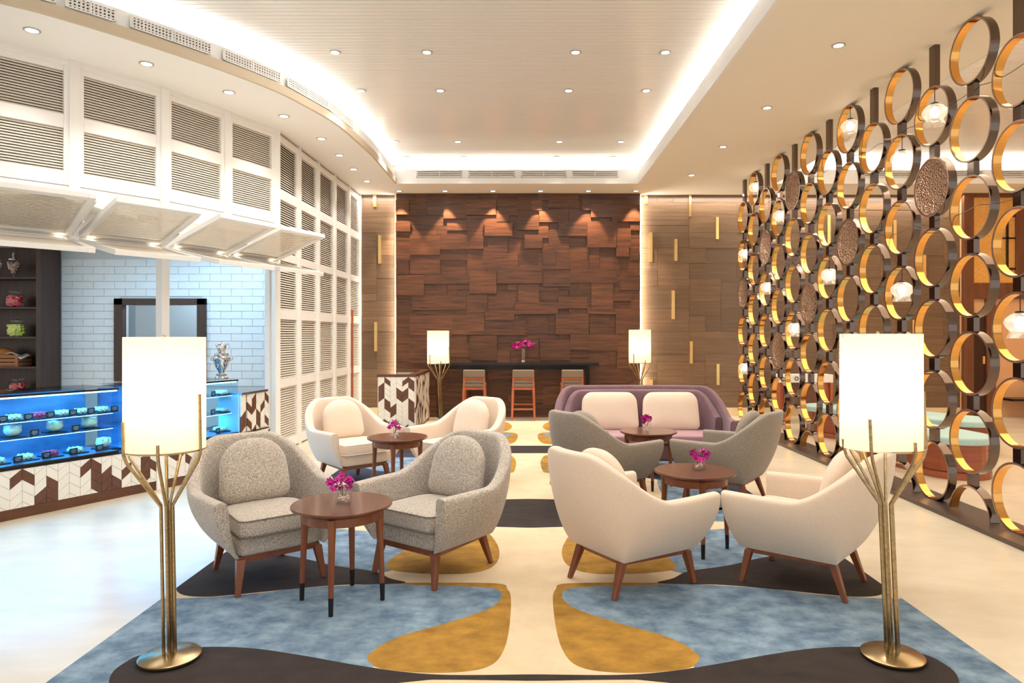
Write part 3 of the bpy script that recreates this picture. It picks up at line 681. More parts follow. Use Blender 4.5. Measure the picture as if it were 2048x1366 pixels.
# samovar
sm = thing('samovar', 'silver samovar with a teapot on top standing on the display case', 'samovar', (-3.50,8.0,1.056))
sm.location = (-3.42,7.78,1.056)
k_ = .95
MB().lathe([(.001,0),(.07,0),(.07,.012),(.05,.03),(.06,.045),(.03,.06),(.035,.08),(.065,.13),(.08,.18),(.085,.20),(.095,.215),(.095,.235),(.07,.25),(.075,.265),(.075,.28),(.04,.29),(.03,.31),(.045,.315)], 28).build('body', M['mirror'], sm, True)
tp = MB().lathe([(.04,.315),(.045,.325),(.05,.35),(.04,.385),(.045,.39),(.03,.40),(.01,.405),(.012,.415),(.001,.425)], 24, cap=False).build('teapot', M['mirror'], sm, True)
MB().tube([(.045,0,.375),(.075,0,.39),(.09,0,.375),(.085,0,.345),(.06,0,.33)], .004).build('handle', M['mirror'], tp, True)
MB().tube([(-.04,0,.345),(-.06,0,.36),(-.07,0,.385)], .008, r1=.004).build('spout', M['mirror'], tp, True)
for s in (-1,1): MB().tube([(s*.09,0,.20),(s*.115,0,.21),(s*.125,0,.235),(s*.14,0,.255)], .008).build('handle', M['mirror'], sm, True)
MB().tube([(0,-.075,.15),(0,-.10,.145),(0,-.11,.12)], .007).box(-.015,.015,-.11,-.1,.155,.16).build('tap', M['mirror'], sm, True)
# ---------------------------------------------------------------- tiled divider
dv = thing('tiled_divider', 'low chevron tiled divider with a dark wood cap before the stone wall', 'divider', (0,0,RT+.003))
DX0, DX1, DY0, DY1, DZ = -2.335, -1.735, 10.9, 12.5, .865
MB().box(DX0+.005,DX1-.008,DY0+.008,DY0+.1,.045,DZ).build('front_core', M['grout'], dv); MB().box(DX1-.1,DX1-.008,DY0+.1,DY1,.045,DZ).build('side_core', M['grout'], dv)
MB().box(-2.30,DX1-.1,DY1-.1,DY1,.045,DZ).build('rear_core', M['grout'], dv)
MB().box(DX0,DX1,DY0,DY0+.1,.0,.044).box(DX1-.1,DX1,DY0+.1,DY1,0,.044).build('plinth', M['cap'], dv)
MB().box(DX0-.005,DX1+.01,DY0-.01,DY0+.12,DZ,DZ+.04).build('cap_rail', M['cap'], dv, bevel=.003); MB().box(DX1-.12,DX1+.01,DY0+.121,DY1+.01,DZ,DZ+.04).build('cap_rail', M['cap'], dv, bevel=.003)
MB().box(-2.3,DX1-.121,DY1-.12,DY1+.01,DZ,DZ+.04).build('cap_rail', M['cap'], dv, bevel=.003)
DD = {(0,1),(0,2),(0,3),(1,0),(4,-0),(5,0),(3,2),(3,3),(4,2),(4,3),(5,4),(5,5),(5,6),(5,7),(1,4),(1,5),(2,5),(2,6),(0,8),(1,8),(2,8),(4,9),(5,1)}
for c in range(6): chevron(dv, (DX0+.02+c*.0945,DY0+.004,0), 0, c, .045, DZ, DD, cw=.0945, th=.083)
jn = [MB(), MB()]; rr = random.Random(5); dk = {(c,r) for c in range(17) for r in range(-1,11) if rr.random() < .32}
for c in range(17): chevron(dv, (DX1-.004,DY0+.005+c*.0935,0), R(90), c, .045, DZ, dk, cw=.0935, th=.083, join=jn)
tag(jn[0].build('white_tiles', M['twhite'], dv), kind='stuff'); tag(jn[1].build('brown_tiles', M['tbrown'], dv), kind='stuff')
# ---------------------------------------------------------------- rug
RX0, RX1, RY0, RY1, RT = -2.12, 2.20, 2.5, 12.3, .010
rug = thing('rug', 'large cream rug with blue, ochre and dark brown organic shapes', 'rug')
tag(MB().box(RX0,RX1,RY0,RY1,0,RT).build('pile', M['r_cream'], rug))
lay = [0]
def inlay(pts, m, mirror=True, name='inlay', order=0, soft=5):
    fl = [at(*p) for p in pts]
    fs = [fl]
    if mirror: fs.append([(.08-x, y) for x, y in fl])
    for f in fs:
        c = catmull([(x,y,0) for x,y in f], soft, True) if soft > 1 else [Vector((x,y,0)) for x,y in f]
        cl = [(min(RX1-.002,max(RX0+.002,v.x)), max(RY0+.01,v.y)) for v in c]
        out = []
        for q in cl:
            if not out or (abs(out[-1][0]-q[0])+abs(out[-1][1]-q[1])) > .004: out.append(q)
        MB().prism(out, RT-.001, RT+.0004+.0004*order).build(name, M[m], rug)
def inlay_full(top, botm, m, order):
    a = [at(*p) for p in top]; c = [at(*p) for p in botm]; cx = .04
    A = catmull([(x,y,0) for x,y in a], 5); B = catmull([(x,y,0) for x,y in c], 5)
    A = [(v.x,v.y) for v in A]; B = [(v.x,v.y) for v in B]; full = A+[(2*cx-x,y) for x,y in A[::-1]]+[(2*cx-x,y) for x,y in B[::-1]]+B
    out = []
    for x, y in full:
        q = (min(RX1-.002,max(RX0+.002,x)), max(RY0+.01,y))
        if not out or abs(out[-1][0]-q[0])+abs(out[-1][1]-q[1]) > .004: out.append(q)
    MB().prism(out, RT-.001, RT+.0004+.0004*order).build('inlay', M[m], rug)
inlay([(780,1171),(820,1169),(990,1170),(1015,1182),(1022,1205),(1017,1270),(1002,1315),(975,1338),(925,1348),(850,1350),(765,1342),(735,1328),(736,1314),(760,1290),(770,1230)], 'r_gold', order=1)
inlay([(150,1203),(322,1201),(400,1199),(500,1192),(600,1180),(750,1172),(850,1174),(950,1177),(995,1183),(1002,1200),(975,1222),(900,1248),(800,1277),(745,1306),(735,1325),(747,1340),(740,1400),(400,1420),(-100,1460),(-150,1300)], 'r_blue', order=2)
inlay([(353,1175),(380,1155),(420,1122),(470,1104),(585,1116),(666,1134),(747,1146),(779,1160),(811,1169),(750,1172),(682,1173),(585,1181),(476,1192),(408,1197),(363,1192)], 'r_dark', order=3)
inlay_full([(230,1460),(218,1366),(250,1330),(300,1310),(400,1299),(500,1301),(600,1315),(700,1333),(800,1348),(900,1355),(1053,1354)], [(1053,1366),(900,1364),(840,1366),(720,1385),(500,1460)][::1], 'r_dark', 4)
inlay([(480,1100),(430,1112),(450,1075),(560,1058),(666,1060),(760,1068),(850,1085),(840,1110),(780,1145),(700,1150),(600,1130)], 'r_blue', order=1)
inlay([(779,1143),(772,1135),(795,1112),(860,1078),(930,1062),(972,1066),(996,1095),(996,1124),(972,1143),(924,1151),(843,1150)], 'r_gold', order=2)
inlay_full([(650,1020),(760,1010),(880,1004),(1053,1000)], [(1053,1058),(900,1051),(760,1030)], 'r_dark', 1)
inlay([(560,1000),(560,940),(640,930),(760,935),(800,960),(780,1010),(740,1040),(640,1045),(560,1035)], 'r_blue', order=1)
inlay([(560,965),(600,935),(700,930),(840,945),(860,952),(820,958),(700,975),(600,990)], 'r_navy', order=2)
inlay([(700,925),(760,917),(850,918),(900,930),(860,943),(760,944)], 'r_blue', order=3)
inlay([(700,905),(800,903),(900,905),(900,916),(780,917),(690,915)], 'r_navy', order=1)
inlay([(930,911),(1010,911),(1030,920),(1030,940),(1015,948),(930,947),(870,930)], 'r_gold', order=2)
inlay([(960,934),(1005,934),(1021,939),(1008,945),(950,944)], 'r_blue', order=3)
inlay([(930,956),(1003,956),(1016,967),(1008,979),(985,988),(900,985)], 'r_gold', order=2)
inlay([(930,866),(1010,866),(1034,870),(1031,884),(1010,890),(930,890),(890,878)], 'r_gold', order=2)
inlay([(950,867),(1005,867),(1023,871),(1000,877),(940,879)], 'r_blue', order=3)
inlay([(930,844),(1003,844),(1024,853),(1015,862),(990,865),(930,863),(900,853)], 'r_gold', order=2)
inlay_full([(700,897),(800,894),(1053,893)], [(1053,908),(800,907)], 'r_dark', 3)
inlay([(700,862),(860,852),(912,855),(860,870),(740,885)], 'r_navy', order=1)
# ---------------------------------------------------------------- seating
def shell(path, topz, th, zb, s_bot, cy, lean=.04, zi=.30, n=7, rect=None):
    """tub shell: plan path (outer, top level) swept, rounded rim, tapering to the bottom; returns MB and outer point function"""
    c = catmull([(x,y,0) for x,y in path], n)
    pts = [(v.x,v.y) for v in c]
    # tighter loops at both ends
    e0 = tuple(Vector(pts[0]).lerp(Vector(pts[1]),.15)); e1 = tuple(Vector(pts[-1]).lerp(Vector(pts[-2]),.15)); pts = [pts[0],e0]+pts[1:-1]+[e1,pts[-1]]
    inn = offs(pts, -th); b = MB(); K = 0; zmax = 0
    def taper(p, z):
        t = min(1,max(0,(z-zb)/.36)); k_ = 1-(1-t)**2.3
        if rect: tx, ty = max(-rect[0],min(rect[0],p[0]*.93)), max(rect[1],min(rect[2],p[1]))
        else: tx, ty = p[0]*s_bot, cy+(p[1]-cy)*s_bot
        return (tx+(p[0]-tx)*k_, ty+(p[1]-ty)*k_ + lean*max(0,(z-.5))/.35*smooth((p[1]+.05)/.3), z)
    secs = []; cum = [0]
    for a_, c_ in zip(pts[:-1], pts[1:]): cum.append(cum[-1]+(Vector(c_)-Vector(a_)).length)
    for p, q, cm in zip(pts, inn, cum):
        zt = topz(p, abs(cm-cum[-1]/2)); P_ = lambda k: (p[0]+(q[0]-p[0])*k, p[1]+(q[1]-p[1])*k)
        s = [taper(P_(.25),zb), taper(P_(.05),zb+.012), taper(p,zb+.05), taper(p,zb+.05+(zt-zb-.05)*.35), taper(p,zb+.05+(zt-zb-.05)*.7), taper(p,zt-.03), taper(P_(.10),zt-.008), taper(P_(.35),zt), taper(P_(.65),zt), taper(P_(.9),zt-.008), taper(P_(1),zt-.03), taper(P_(1.0),zi+(zt-zi)*.5), taper(P_(1.0),zi), taper(P_(.75),zb)]
        secs.append(s)
    K = len(secs[0])
    for s in secs: b.v += s
    m = len(secs)
    for i in range(m-1):
        for k in range(K): b.f.append((i*K+k, i*K+(k+1)%K, (i+1)*K+(k+1)%K, (i+1)*K+k))
    b.f += [tuple(range(K)), tuple(range((m-1)*K, m*K))[::-1]]
    return b, secs
def pillow(outline, t, boxy=False, mx=None):
    """outline 2D closed, lies in local XY, thickness t in Z"""
    b = MB(); n = len(outline); cx = sum(p[0] for p in outline)/n; cy = sum(p[1] for p in outline)/n
    pr = [(.0,-.5),(.6,-.49),(.93,-.44),(.985,-.36),(1,-.25),(1,.25),(.985,.36),(.93,.44),(.6,.5),(0,.52)] if boxy else [(0,-.5),(.5,-.48),(.8,-.36),(.95,-.2),(1,0),(.95,.2),(.8,.36),(.5,.48),(0,.5)]
    for s, z in pr[1:-1]: b.v += [(cx+(p[0]-cx)*s, cy+(p[1]-cy)*s, z*t) for p in outline]
    m = len(pr)-2
    for j in range(m-1):
        for k in range(n): b.f.append((j*n+k, j*n+(k+1)%n, (j+1)*n+(k+1)%n, (j+1)*n+k))
    i0 = len(b.v); b.v += [(cx,cy,pr[0][1]*t),(cx,cy,pr[-1][1]*t)]
    for k in range(n): b.f.append((i0,(k+1)%n,k)); b.f.append((i0+1,(m-1)*n+k,(m-1)*n+(k+1)%n))
    if mx: b.v = [tuple(mx @ Vector(v)) for v in b.v]
    return b
def rrect(w0, w1, h, r0, r1, n=5):
    """rounded trapezoid centred on x, y from 0 to h; widths bottom/top, radii bottom/top"""
    out = []
    for (cx, cy, a0, r) in ((w0/2-r0,r0,-90,r0),(w1/2-r1,h-r1,0,r1),(-w1/2+r1,h-r1,90,r1),(-w0/2+r0,r0,180,r0)):
        for k in range(n+1): a = R(a0+90*k/n); out.append((cx+r*math.cos(a), cy+r*math.sin(a)))
    return out
def bar4(b, p, q, w0, w1=None, d0=None, d1=None):
    w1 = w1 or w0; d0 = d0 or w0; d1 = d1 or w1; p, q = Vector(p), Vector(q)
    f = lambda c, w, d: [(c.x-w/2,c.y-d/2,c.z),(c.x+w/2,c.y-d/2,c.z),(c.x+w/2,c.y+d/2,c.z),(c.x-w/2,c.y+d/2,c.z)]
    if p.z > q.z: p, q, w0, w1, d0, d1 = q, p, w1, w0, d1, d0
    return b.hexa(f(p,w0,d0), f(q,w1,d1))
APATH = [(.335,-.36),(.352,-.20),(.362,-.02),(.350,.14),(.285,.285),(.16,.365),(0,.39),(-.16,.365),(-.285,.285),(-.350,.14),(-.362,-.02),(-.352,-.20),(-.335,-.36)]
def armchair(m, label, loc, rz, seam='pip'):
    t = thing('armchair', label, 'armchair', (loc[0],loc[1],RT+.002), rz, 'upholstered tub armchairs')
    topz = lambda p, s: .58 + .275*smooth((.58-s)/.44)
    b, secs = shell(APATH, topz, .085, .215, .78, -.02, rect=(.262,-.30,.262))
    b.build('shell', M[m], t, True, 2)
    # body between the arms, under the cushion
    mx = Matrix.Translation((0,-.288,.278))
    pillow(rrect(.52,.50,.50,.05,.15), .135, True, mx).build('seat_base', M[m], t, True, 1)
    sc = pillow(rrect(.52,.49,.53,.045,.16,6), .125, True, Matrix.Translation((0,-.325,.388)))
    cu = sc.build('seat_cushion', M[m], t, True, 1)
    ol = rrect(.515,.485,.53,.045,.16,6)
    MB().tube([(x,y-.325,.437) for x,y in ol], .004, 5, True).tube([(x,y-.325,.340) for x,y in ol], .004, 5, True).build('piping', M[seam], cu, True)
    mx = Matrix.Translation((0,.165,.43)) @ Matrix.Rotation(R(76),4,'X')
    pillow(rrect(.47,.45,.43,.08,.20,6), .17, False, mx).build('back_cushion', M[m], t, True, 1)
    fb = MB()
    T = [(-.235,-.255),(.235,-.255),(.20,.225),(-.20,.225)]
    for (ax,ay),(bx,by) in zip(T, T[1:]+T[:1]):
        d = Vector((bx-ax,by-ay)).normalized()*.012; n = Vector((-d.y,d.x))
        fb.prism([(ax-d.x-n.x,ay-d.y-n.y),(bx+d.x-n.x,by+d.y-n.y),(bx+d.x+n.x,by+d.y+n.y),(ax-d.x+n.x,ay-d.y+n.y)], .185, .222)
    fb.build('base_frame', M['teak'], t)
    for (tx,ty),(fx,fy) in zip(T, ((-.265,-.295),(.265,-.295),(.22,.30),(-.22,.30))):
        bar4(MB(), (tx,ty,.205), (fx,fy,0), .052, .028, .046, .028).build('leg', M['teak'], t, bevel=.004)
    return t
A1 = armchair('tweed', 'grey tweed armchair in front left, beside the nearest left floor lamp', (-1.67,4.44), R(39.8), 'dpip')
A2 = dup(A1, (-.585,4.54,RT+.002), R(-36), 'grey tweed armchair right of the nearest left table, on an ochre patch')
A3 = armchair('cream', 'cream armchair turned away, left of the nearest right table', (.655,4.34), R(122))
A4 = dup(A3, (1.745,4.32,RT+.002), R(-129), 'cream armchair turned away, partly behind the nearest right floor lamp')
A5 = armchair('taupe', 'taupe armchair turned away, left of the table before the mauve sofa', (.73,6.42), R(124), 'dpip')
A6 = dup(A5, (1.87,6.45,RT+.002), R(-127), 'taupe armchair turned away, right of the sofa near the ring screen')
A7 = dup(A3, (-1.80,7.2,RT+.002), R(42), 'cream armchair facing us, beside the louvred wall')
A8 = dup(A3, (-.70,7.2,RT+.002), R(-38), 'cream armchair behind the right grey tweed one, near the divider')
# sofa
sf = thing('sofa', 'mauve velvet two seat sofa with two cream back cushions', 'sofa', (1.33,7.86,RT+.002), 0); sf.scale = (.88,.88,1)
SP = [(1.02,-.42),(1.06,-.22),(1.05,.0),(1.0,.18),(.86,.33),(.5,.41),(0,.43),(-.5,.41),(-.86,.33),(-1.0,.18),(-1.05,.0),(-1.06,-.22),(-1.02,-.42)]
b, _ = shell(SP, lambda p, s: .60+.33*smooth((1.42-s)/.55), .09, .12, .90, -.02, zi=.25); b.build('outer_shell', M['mauve'], sf, True, 2)
SP2 = [(x*.90,y*.80-.02) for x,y in SP[2:-2]]
b, _ = shell(SP2, lambda p, s: .60+.285*smooth((1.12-s)/.35), .10, .14, .95, -.02, zi=.25); b.build('inner_back', M['mauve'], sf, True, 2)
pillow(rrect(1.86,1.80,.66,.06,.12), .22, True, Matrix.Translation((0,-.40,.25))).build('seat_base', M['mauve'], sf, True, 1)
pillow(rrect(1.86,1.78,.64,.05,.12), .10, True, Matrix.Translation((0,-.44,.395))).build('seat_cushion', M['mauvel'], sf, True, 1)
for x in (-.40,.40):
    pillow(rrect(.77,.74,.45,.07,.14,6), .16, False, Matrix.Translation((x,.08,.435)) @ Matrix.Rotation(R(78),4,'X')).build('back_cushion', M['cream'], sf, True, 1)['label'] = 'cream back cushion'
for x in (-.85,.85):
    for y in (-.33,.28): bar4(MB(), (x,y,.16), (x*1.02,y*1.06,0), .05, .035).build('leg', M['teak'], sf)
# tables
def table(loc, label):
    t = thing('side_table', label, 'table', (loc[0],loc[1],RT+.002), 0, 'round wooden side tables')
    MB().lathe([(.001,.524),(.235,.524),(.262,.536),(.286,.548),(.287,.558),(.284,.562),(.001,.562)], 56, cap=False).build('table_top', M['top'], t, True)
    MB().lathe([(.205,.475),(.225,.475),(.225,.526),(.205,.526),(.205,.475)], 48, cap=False).build('apron', M['teak'], t, True)
    for k in range(4):
        a = k*PI/2; c, s = math.cos(a), math.sin(a)
        lg = MB().tube([(.216*c,.216*s,.52),(.218*c,.218*s,.40),(.232*c,.232*s,.095)], .026, 10, r1=.015).build('leg', M['teak'], t, True)
        MB().tube([(.232*c,.232*s,.10),(.234*c,.234*s,0)], .0155, 10, r1=.013).build('ferrule', M['tip'], lg, True)
    return t
T1 = table((-1.06,4.0), 'round walnut side table between the grey tweed armchairs')
TL = [(1.22,4.96,'round walnut side table between the cream armchairs turned away'),(1.25,7.0,'round walnut side table in front of the mauve sofa'),(-1.22,6.6,'round walnut side table between the cream armchairs on the left')]
for x, y, l in TL: dup(T1, (x,y,RT+.002), 0, l)
# orchids
def bloom_mesh():
    b = MB()
    for k in range(5):
        a = k*2*PI/5; mx = Matrix.Rotation(a,4,'Z')
        b.add([(0,0,0),(.009,-.009,.004),(.021,-.008,.008),(.027,0,.006),(.021,.008,.008),(.009,.009,.004)], [(0,1,2,3,4,5)], mx)
    b.sphere((0,0,.006), .006, 6, 4)
    me = bpy.data.meshes.new('orchid_bloom'); me.from_pydata(b.v,[],b.f); me.materials.append(M['pink']); return me
BLOOM = bloom_mesh()
def flowers(loc, label, kind='square', spread=.055, ht=.075, n=16, tall=False, seed=1):
    t = thing('orchid_vase', label, 'flowers', loc, 0, 'magenta orchid arrangements'); r = random.Random(seed)
    h = .26 if tall else .075; w = .035 if tall else .04
    if kind == 'square': MB().box(-w,w,-w,w,0,.008).box(-w,w,-w,-w+.004,.008,h).box(-w,w,w-.004,w,.008,h).box(-w,-w+.004,-w+.004,w-.004,.008,h).box(w-.004,w,-w+.004,w-.004,.008,h).build('glass_vase', M['glassm'], t)
    else: MB().lathe([(.001,.001),(w+.006,.001),(w+.008,.01),(w+.005,h),(w,h),(w,.012),(.001,.012)], 20, cap=False).build('glass_vase', M['glassm'], t, True)
    b = MB()
    for k in range(14): b.sphere((r.uniform(-.024,.024),r.uniform(-.024,.024),.018+.022*r.random()), .011, 7, 5, (1,1,.7))
    tag(b.build('pebbles', M['pebble'], t, True), kind='stuff')
    b = MB()
    for k in range(6): a = r.random()*6.3; b.tube([(0,0,.02),(.02*math.cos(a),.02*math.sin(a),h),(spread*.8*math.cos(a),spread*.6*math.sin(a),h+ht*(.5+.6*r.random()))], .0018, 5)
    b.build('stems', M['stem'], t)
    for k in range(n):
        a = r.random()*2*PI; q = spread*math.sqrt(r.random()); z = h+ht*(r.random()**.8)*(1-.4*q/spread)+.0
        s = 1.6 if tall else 1.0
        inst(BLOOM, 'orchid_bloom', t, (q*math.cos(a),q*.8*math.sin(a),z), (r.uniform(-.9,1.6),r.uniform(-.9,.9),r.random()*6), (s,s,s))
    return t
tz = RT+.002+.562
flowers((-1.055,4.01,tz), 'magenta orchids in a square glass vase on the nearest left table', 'square', .085, .085, 22, seed=2)
flowers((1.255,4.99,tz), 'magenta orchids in a square glass vase between the cream armchairs', 'square', .07, .085, 20, seed=4)
flowers((1.235,7.02,tz), 'magenta orchids in a glass vase in front of the sofa', 'round', .055, .09, 18, seed=6)
flowers((-1.24,6.55,tz), 'magenta orchids in a round glass tumbler near the divider', 'round', .055, .09, 18, seed=8)
# ---------------------------------------------------------------- bar and stools
bar = thing('bar_table', 'long black bar table along the walnut wall', 'bar table')
MB().box(-1.72,1.34,12.48,12.87,.985,1.03).build('table_top', M['black'], bar, bevel=.003)
for x in (-1.62,1.14): MB().box(x,x+.05,12.80,12.87,0,.985).build('leg', M['black'], bar)
MB().box(-1.57,1.14,12.83,12.86,.90,.985).build('apron', M['black'], bar)
flowers((-.03,12.62,1.03), 'large magenta orchid bunch in a tall glass vase on the bar', 'round', .21, .17, 30, True, 11)
def stool(x, label):
    t = thing('bar_stool', label, 'stool', (x,12.54,0), 0, 'bar stools at the bar table')
    for sx in (-1,1):
        bar4(MB(), (sx*.185,-.19,.60), (sx*.205,-.23,0), .042, .032).build('leg', M['stoolw'], t, bevel=.003)
        bar4(MB(), (sx*.18,.17,.60), (sx*.20,.19,0), .040, .030).build('leg', M['stoolw'], t, bevel=.003)
        MB().box(sx*.18-.016,sx*.18+.016,-.215,-.18,.60,.80).build('back_post', M['stoolw'], t)
    MB().box(-.165,.165,-.215,-.185,.745,.775).build('back_rail', M['stoolw'], t)
    MB().box(-.165,.165,-.205,-.17,.56,.60).box(-.165,.165,.155,.185,.56,.60).box(-.195,-.165,-.17,.155,.56,.6).box(.165,.195,-.17,.155,.56,.6).build('seat_frame', M['stoolw'], t)
    MB().box(-.185,.185,-.225,-.20,.20,.23).build('foot_rail', M['stoolw'], t); MB().box(-.185,.185,.165,.185,.25,.28).build('foot_rail', M['stoolw'], t)
    MB().box(-.205,.205,-.20,.20,.60,.68).build('seat', M['grey'], t, bevel=.02); MB().box(-.17,.17,-.205,-.175,.68,.745).build('lower_back_pad', M['grey'], t, bevel=.008)
    MB().box(-.195,.195,-.235,-.165,.775,.92).build('back_pad', M['grey'], t, bevel=.02)
    return t
s1 = stool(-.91, 'bar stool with taupe pad, left of three'); dup(s1, (-.03,12.54,0), 0, 'bar stool with taupe pad, middle of three under the orchids'); dup(s1, (.85,12.54,0), 0, 'bar stool with taupe pad, right of three behind the sofa')
# ---------------------------------------------------------------- floor lamps
def lamp(loc, label, lean=0, sc=1.0, leany=0, e=4.5):
    t = thing('floor_lamp', label, 'floor lamp', (loc[0],loc[1],loc[2]), 0, 'brass floor lamps with drum shades'); t.scale = (sc,sc,sc)
    MB().lathe([(.001,.006),(.135,.006),(.14,.01),(.14,.018),(.13,.024),(.03,.034),(.02,.036),(.001,.036)], 48, cap=False).lathe([(.012,0),(.012,.006)],8,Matrix.Translation((.1,0,0))).lathe([(.012,0),(.012,.006)],8,Matrix.Translation((-.07,.07,0))).lathe([(.012,0),(.012,.006)],8,Matrix.Translation((-.07,-.07,0))).build('base', M['brassd'], t, True)
    sh = lambda z: lean*z
    spec = [(348,1.27),(60,1.03),(95,1.02),(118,1.03),(180,1.04),(228,1.15),(287,1.05)]
    for a, zt in spec:
        c, s = math.cos(R(a)), math.sin(R(a)); r0, r1 = .029, .186
        MB().tube([(r0*c+sh(z),r0*s,z) if z < .76 else (q*c+sh(z),q*s,z) for z, q in ((.03,r0),(.40,r0),(.70,r0),(.735,r0+.006),(.96,r1-.012),(1.0,r1),(1.01,r1),(zt,r1))], .0075, 8).build('stem_tube', M['brassd'], t, True)
    ring = MB().tube([(sh(1.02)+.178*math.cos(k*PI/16),.178*math.sin(k*PI/16),1.005) for k in range(32)], .004, 6, True)
    for k in range(3): a = k*2*PI/3; ring.tube([(sh(1.02),0,1.02),(sh(1.02)+.178*math.cos(a),.178*math.sin(a),1.005)], .003, 5)
    ring.build('shade_ring', M['brassd'], t, True)
    MB().lathe([(.176,1.0),(.178,1.0),(.178,1.54),(.176,1.54),(.176,1.0)], 48, Matrix.Translation((lean*1.27,0,0)), cap=False).build('lamp_shade', M['shade'], t, True)
    MB().lathe([(.02,1.0),(.022,1.12),(.012,1.13)], 12, Matrix.Translation((lean*1.1,0,0))).build('lamp_holder', M['brassd'], t, True)
    MB().sphere((lean*1.25,0,1.20), .035, 12, 8).build('bulb', M['bulb'], t, True)
    MB().tube([(lean*1.54-.17,0,1.53),(lean*1.54,0,1.53),(lean*1.54+.17,0,1.53)], .003, 5).sphere((lean*1.54,0,1.545), .008, 8, 6).build('finial', M['brassd'], t, True)
    point((loc[0]+lean*1.25*sc, loc[1], loc[2]+1.28*sc), e, (1,.84,.62), .06)
    return t
rz_ = RT+.003
lamp((*at(340,1323),rz_), 'brass floor lamp with lit drum shade, nearest on the left', -.018, .99)
lamp((*at(1785,1321),rz_), 'brass floor lamp with lit drum shade, nearest on the right', -.045, 1.0)
lamp((-1.42,11.75,rz_), 'far brass floor lamp beside the tiled divider', -.045, 1.04, e=3.5)
lamp((1.99,11.8,rz_), 'far brass floor lamp behind the sofa', -.02, 1.05, e=3.5)
tag(MB().tube([(-1.28,11.8,.03),(-1.15,11.9,.022),(-1.05,11.75,.03),(-.95,11.95,.022),(-1.1,12.25,.03)], .008).build('power_cable', M['black'], None, True), 'black power cable lying beside the far left floor lamp', 'cable')
# ---------------------------------------------------------------- ring screen
XS, DP, RR = 3.73, .075, .272
scr = thing('ring_screen', 'tall bronze and gold screen of stacked rings beside the seating', 'screen', (0,0,0))
def ring_part(a0=0, a1=2*PI, n=44):
    full = abs(a1-a0-2*PI) < 1e-6; K = n if full else n+1
    def sweep(prof, m, name, parent):
        b = MB(); k = len(prof)
        for i in range(K):
            a = a0+(a1-a0)*i/n
            b.v += [(x, r*math.cos(a), r*math.sin(a)) for r, x in prof]
        for i in range(n if full else n):
            j = (i+1) % K
            for q in range(k):
                if q == k-1 and name == 'inner_band': break
                b.f.append((i*k+q, i*k+(q+1)%k, j*k+(q+1)%k, j*k+q))
        if not full: b.f += [tuple(range(k)), tuple(range((K-1)*k, K*k))[::-1]]
        return b.build(name, m, parent, True)
    r = sweep([(RR,0),(RR,DP),(RR-.014,DP),(RR-.014,0)], M['bronze'], 'ring', scr)
    r.data.materials.append(M['edge'])
    for p in r.data.polygons:
        if abs(p.normal.x) > .8: p.material_index = 1
    g = sweep([(RR-.0145,.003),(RR-.0165,.003),(RR-.0165,DP-.003),(RR-.0145,DP-.003)], M['gold'], 'inner_band', r); g['label'] = 'gold mirror inner face'
    return r
ring0 = ring_part(); half0 = ring_part(R(6), R(174), 24)
LAMPS = {(11,0),(5,0),(2,0),(3,1),(9,1),(12,1),(10,2),(6,2),(3,3),(8,3),(12,4),(0,3)}
TRAYS = {(8,0),(2,1),(10,1),(5,2),(12,2),(7,3),(9,4),(5,4)}
stub = MB().box(.012,.062,-.043,.043,-.5,.5).build('post_link', M['bronze'], scr); stub.data.materials[0] = M['bronze']
used = {'r':0,'h':0,'s':0,'c':0}
def place(kind, src, loc, scale=None):
    o = src if not used[kind] else None
    if o is None:
        o = src.copy(); COL.objects.link(o); o.parent = scr
        for ch in KIDS(src): c = ch.copy(); COL.objects.link(c); c.parent = o
    used[kind] = 1; o.location = loc
    if scale: o.scale = scale
    return o
ordn = ['first','second','third','fourth','fifth','sixth','seventh','eighth','ninth','tenth','eleventh','twelfth','last']
def cage_lamp(x, y, z, label):
    t = thing('glass_pendant', label, 'pendant lamp', (x,y,z), 0, 'glass pendant lamps in the ring screen')
    MB().lathe([(.004,.115),(.004,.255)],6).lathe([(.032,.085),(.034,.12),(.03,.125),(.008,.13)], 16).build('lamp_holder', M['black'], t, True)
    MB().lathe([(.034,.10),(.06,.085),(.088,.055),(.092,.03),(.080,.0),(.062,-.02),(.060,-.03),(.072,-.06),(.078,-.075)], 24, Matrix.Diagonal((1.15,1.15,1.1,1)), cap=False).build('glass_shade', M['crystal'], t, True)
    MB().sphere((0,0,.035), .04, 10, 8, (1,1,1.2)).build('bulb', M['bulb'], t, True)
    point((x,y,z+.03), 4.0, (1,.86,.68), .04)
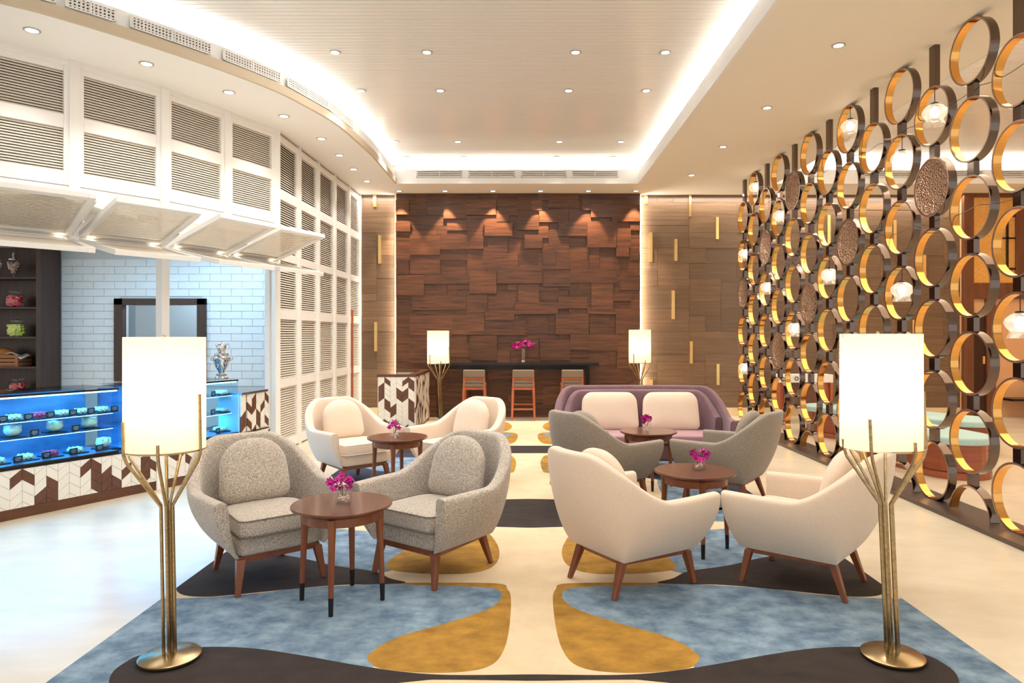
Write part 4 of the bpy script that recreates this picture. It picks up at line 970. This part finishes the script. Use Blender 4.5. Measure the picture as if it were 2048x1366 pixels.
for k in range(13):
    y = 5.25+.548*k; odd = k % 2
    zs = [3.925-.6545*r for r in range(6)] if odd else [3.555-.6505*r for r in range(6)]
    for r, z in enumerate(zs):
        place('r', ring0, (XS,y,z))
        if (k,r) in LAMPS: cage_lamp(XS+DP*.5, y, z, 'lit glass pendant inside a screen ring, %s column from near, ring %s from top' % (ordn[k], ordn[r]))
        if (k,r) in TRAYS:
            t = thing('engraved_tray', 'round engraved metal tray filling a screen ring, %s column from near' % ordn[k] + (', upper one' if (k,r)==(5,2) else ', lower one' if (k,r)==(5,4) else ''), 'tray', (XS+.03,y,z), 0, 'engraved trays in the ring screen')
            mx = Matrix.Rotation(R(-90),4,'Y')
            MB().lathe([(.001,0),(.19,0),(.20,.004),(.225,.02),(.245,.024),(.252,.018)], 40, mx, cap=False).build('plate', M['tray'], t, True)
            MB().tube([(-.02,.252*math.cos(a*PI/20),.252*math.sin(a*PI/20)) for a in range(40)], .006, 6, True).build('rim', M['edge'], t, True)
    if odd:
        place('h', half0, (XS,y,.012)); gaps = [(zs[i]-RR, zs[i+1]+RR) for i in range(5)]+[(zs[5]-RR,.012+RR)]
    else: gaps = [(SOF, zs[0]+RR)]+[(zs[i]-RR, zs[i+1]+RR) for i in range(5)]
    for a, c in gaps:
        place('s', stub, (XS,y,(a+c)/2), (1,1,a-c+.004))
        zc = (a+c)/2
struct(MB().box(3.56,3.95,4.2,12.12,0,.038).build('screen_plinth', M['cap'], scr))
for o in KIDS(scr):
    if o.name.startswith('screen_plinth'): o.data.materials[0] = mat('plinth_bronze', (92,78,68), .3, .3); del o['kind']
b = MB()
for zc, q in ((2.62,1.7),(3.62,1.3)):
    MB().tube([(XS+DP+.004, 5.25+.548*k/4, zc+.02*math.sin(k/4*q)-.03*math.sin(PI*(k%4)/4)) for k in range(49)], .003, 4).build('cable', M['black'], scr, True)
# ---------------------------------------------------------------- beyond the screen
def bench(A, B, w, label):
    A, B = Vector(A), Vector(B); d = (B-A).normalized(); n = Vector((-d.y,d.x)); pl = []
    def outline(r):
        out = []
        for c, s in ((B,1),(A,-1)):
            for k in range(13): a = R(-90+180*k/12); out.append(tuple(c+d*s*r*math.cos(a)+n*s*r*math.sin(a)))
        return out
    t = thing('curved_bench', label, 'bench', (0,0,0), 0, 'wooden benches with pale blue seats')
    MB().prism(outline(w-.02), 0, .07).build('plinth', M['bwood'], t); MB().prism(outline(w-.06), .07, .37).build('body', M['bwood'], t, bevel=.01)
    MB().prism(outline(w), .37, .45).build('seat_pad', M['aqua'], t, bevel=.02)
bench((4.62,8.9), (4.75,7.65), .38, 'nearer wooden bench with pale blue seat pad beyond the ring screen')
bench((4.75,10.7), (5.75,9.1), .42, 'farther wooden bench with pale blue seat pad beyond the ring screen')
cs_ = thing('console_stand', 'white topped stand with reddish wood sides at the far end', 'stand', (0,0,0))
MB().box(4.46,5.45,12.2,12.5,.70,.84).build('white_top', M['white'], cs_); 
for x in (4.46,5.27): MB().box(x,x+.045,12.2,12.5,.02,.70).box(x+.13,x+.175,12.2,12.5,.02,.70).box(x+.045,x+.13,12.2,12.5,.02,.08).box(x+.045,x+.13,12.25,12.28,.08,.7).build('side_frame', M['stoolw'], cs_)
MB().box(4.635,5.27,12.3,12.34,.3,.70).build('back_board', M['frame'], cs_)
MB().tube([(4.80+.03*math.cos(k*PI/8),12.195,.77+.03*math.sin(k*PI/8)) for k in range(16)], .007, 6, True).build('ring_pull', M['black'], cs_, True)
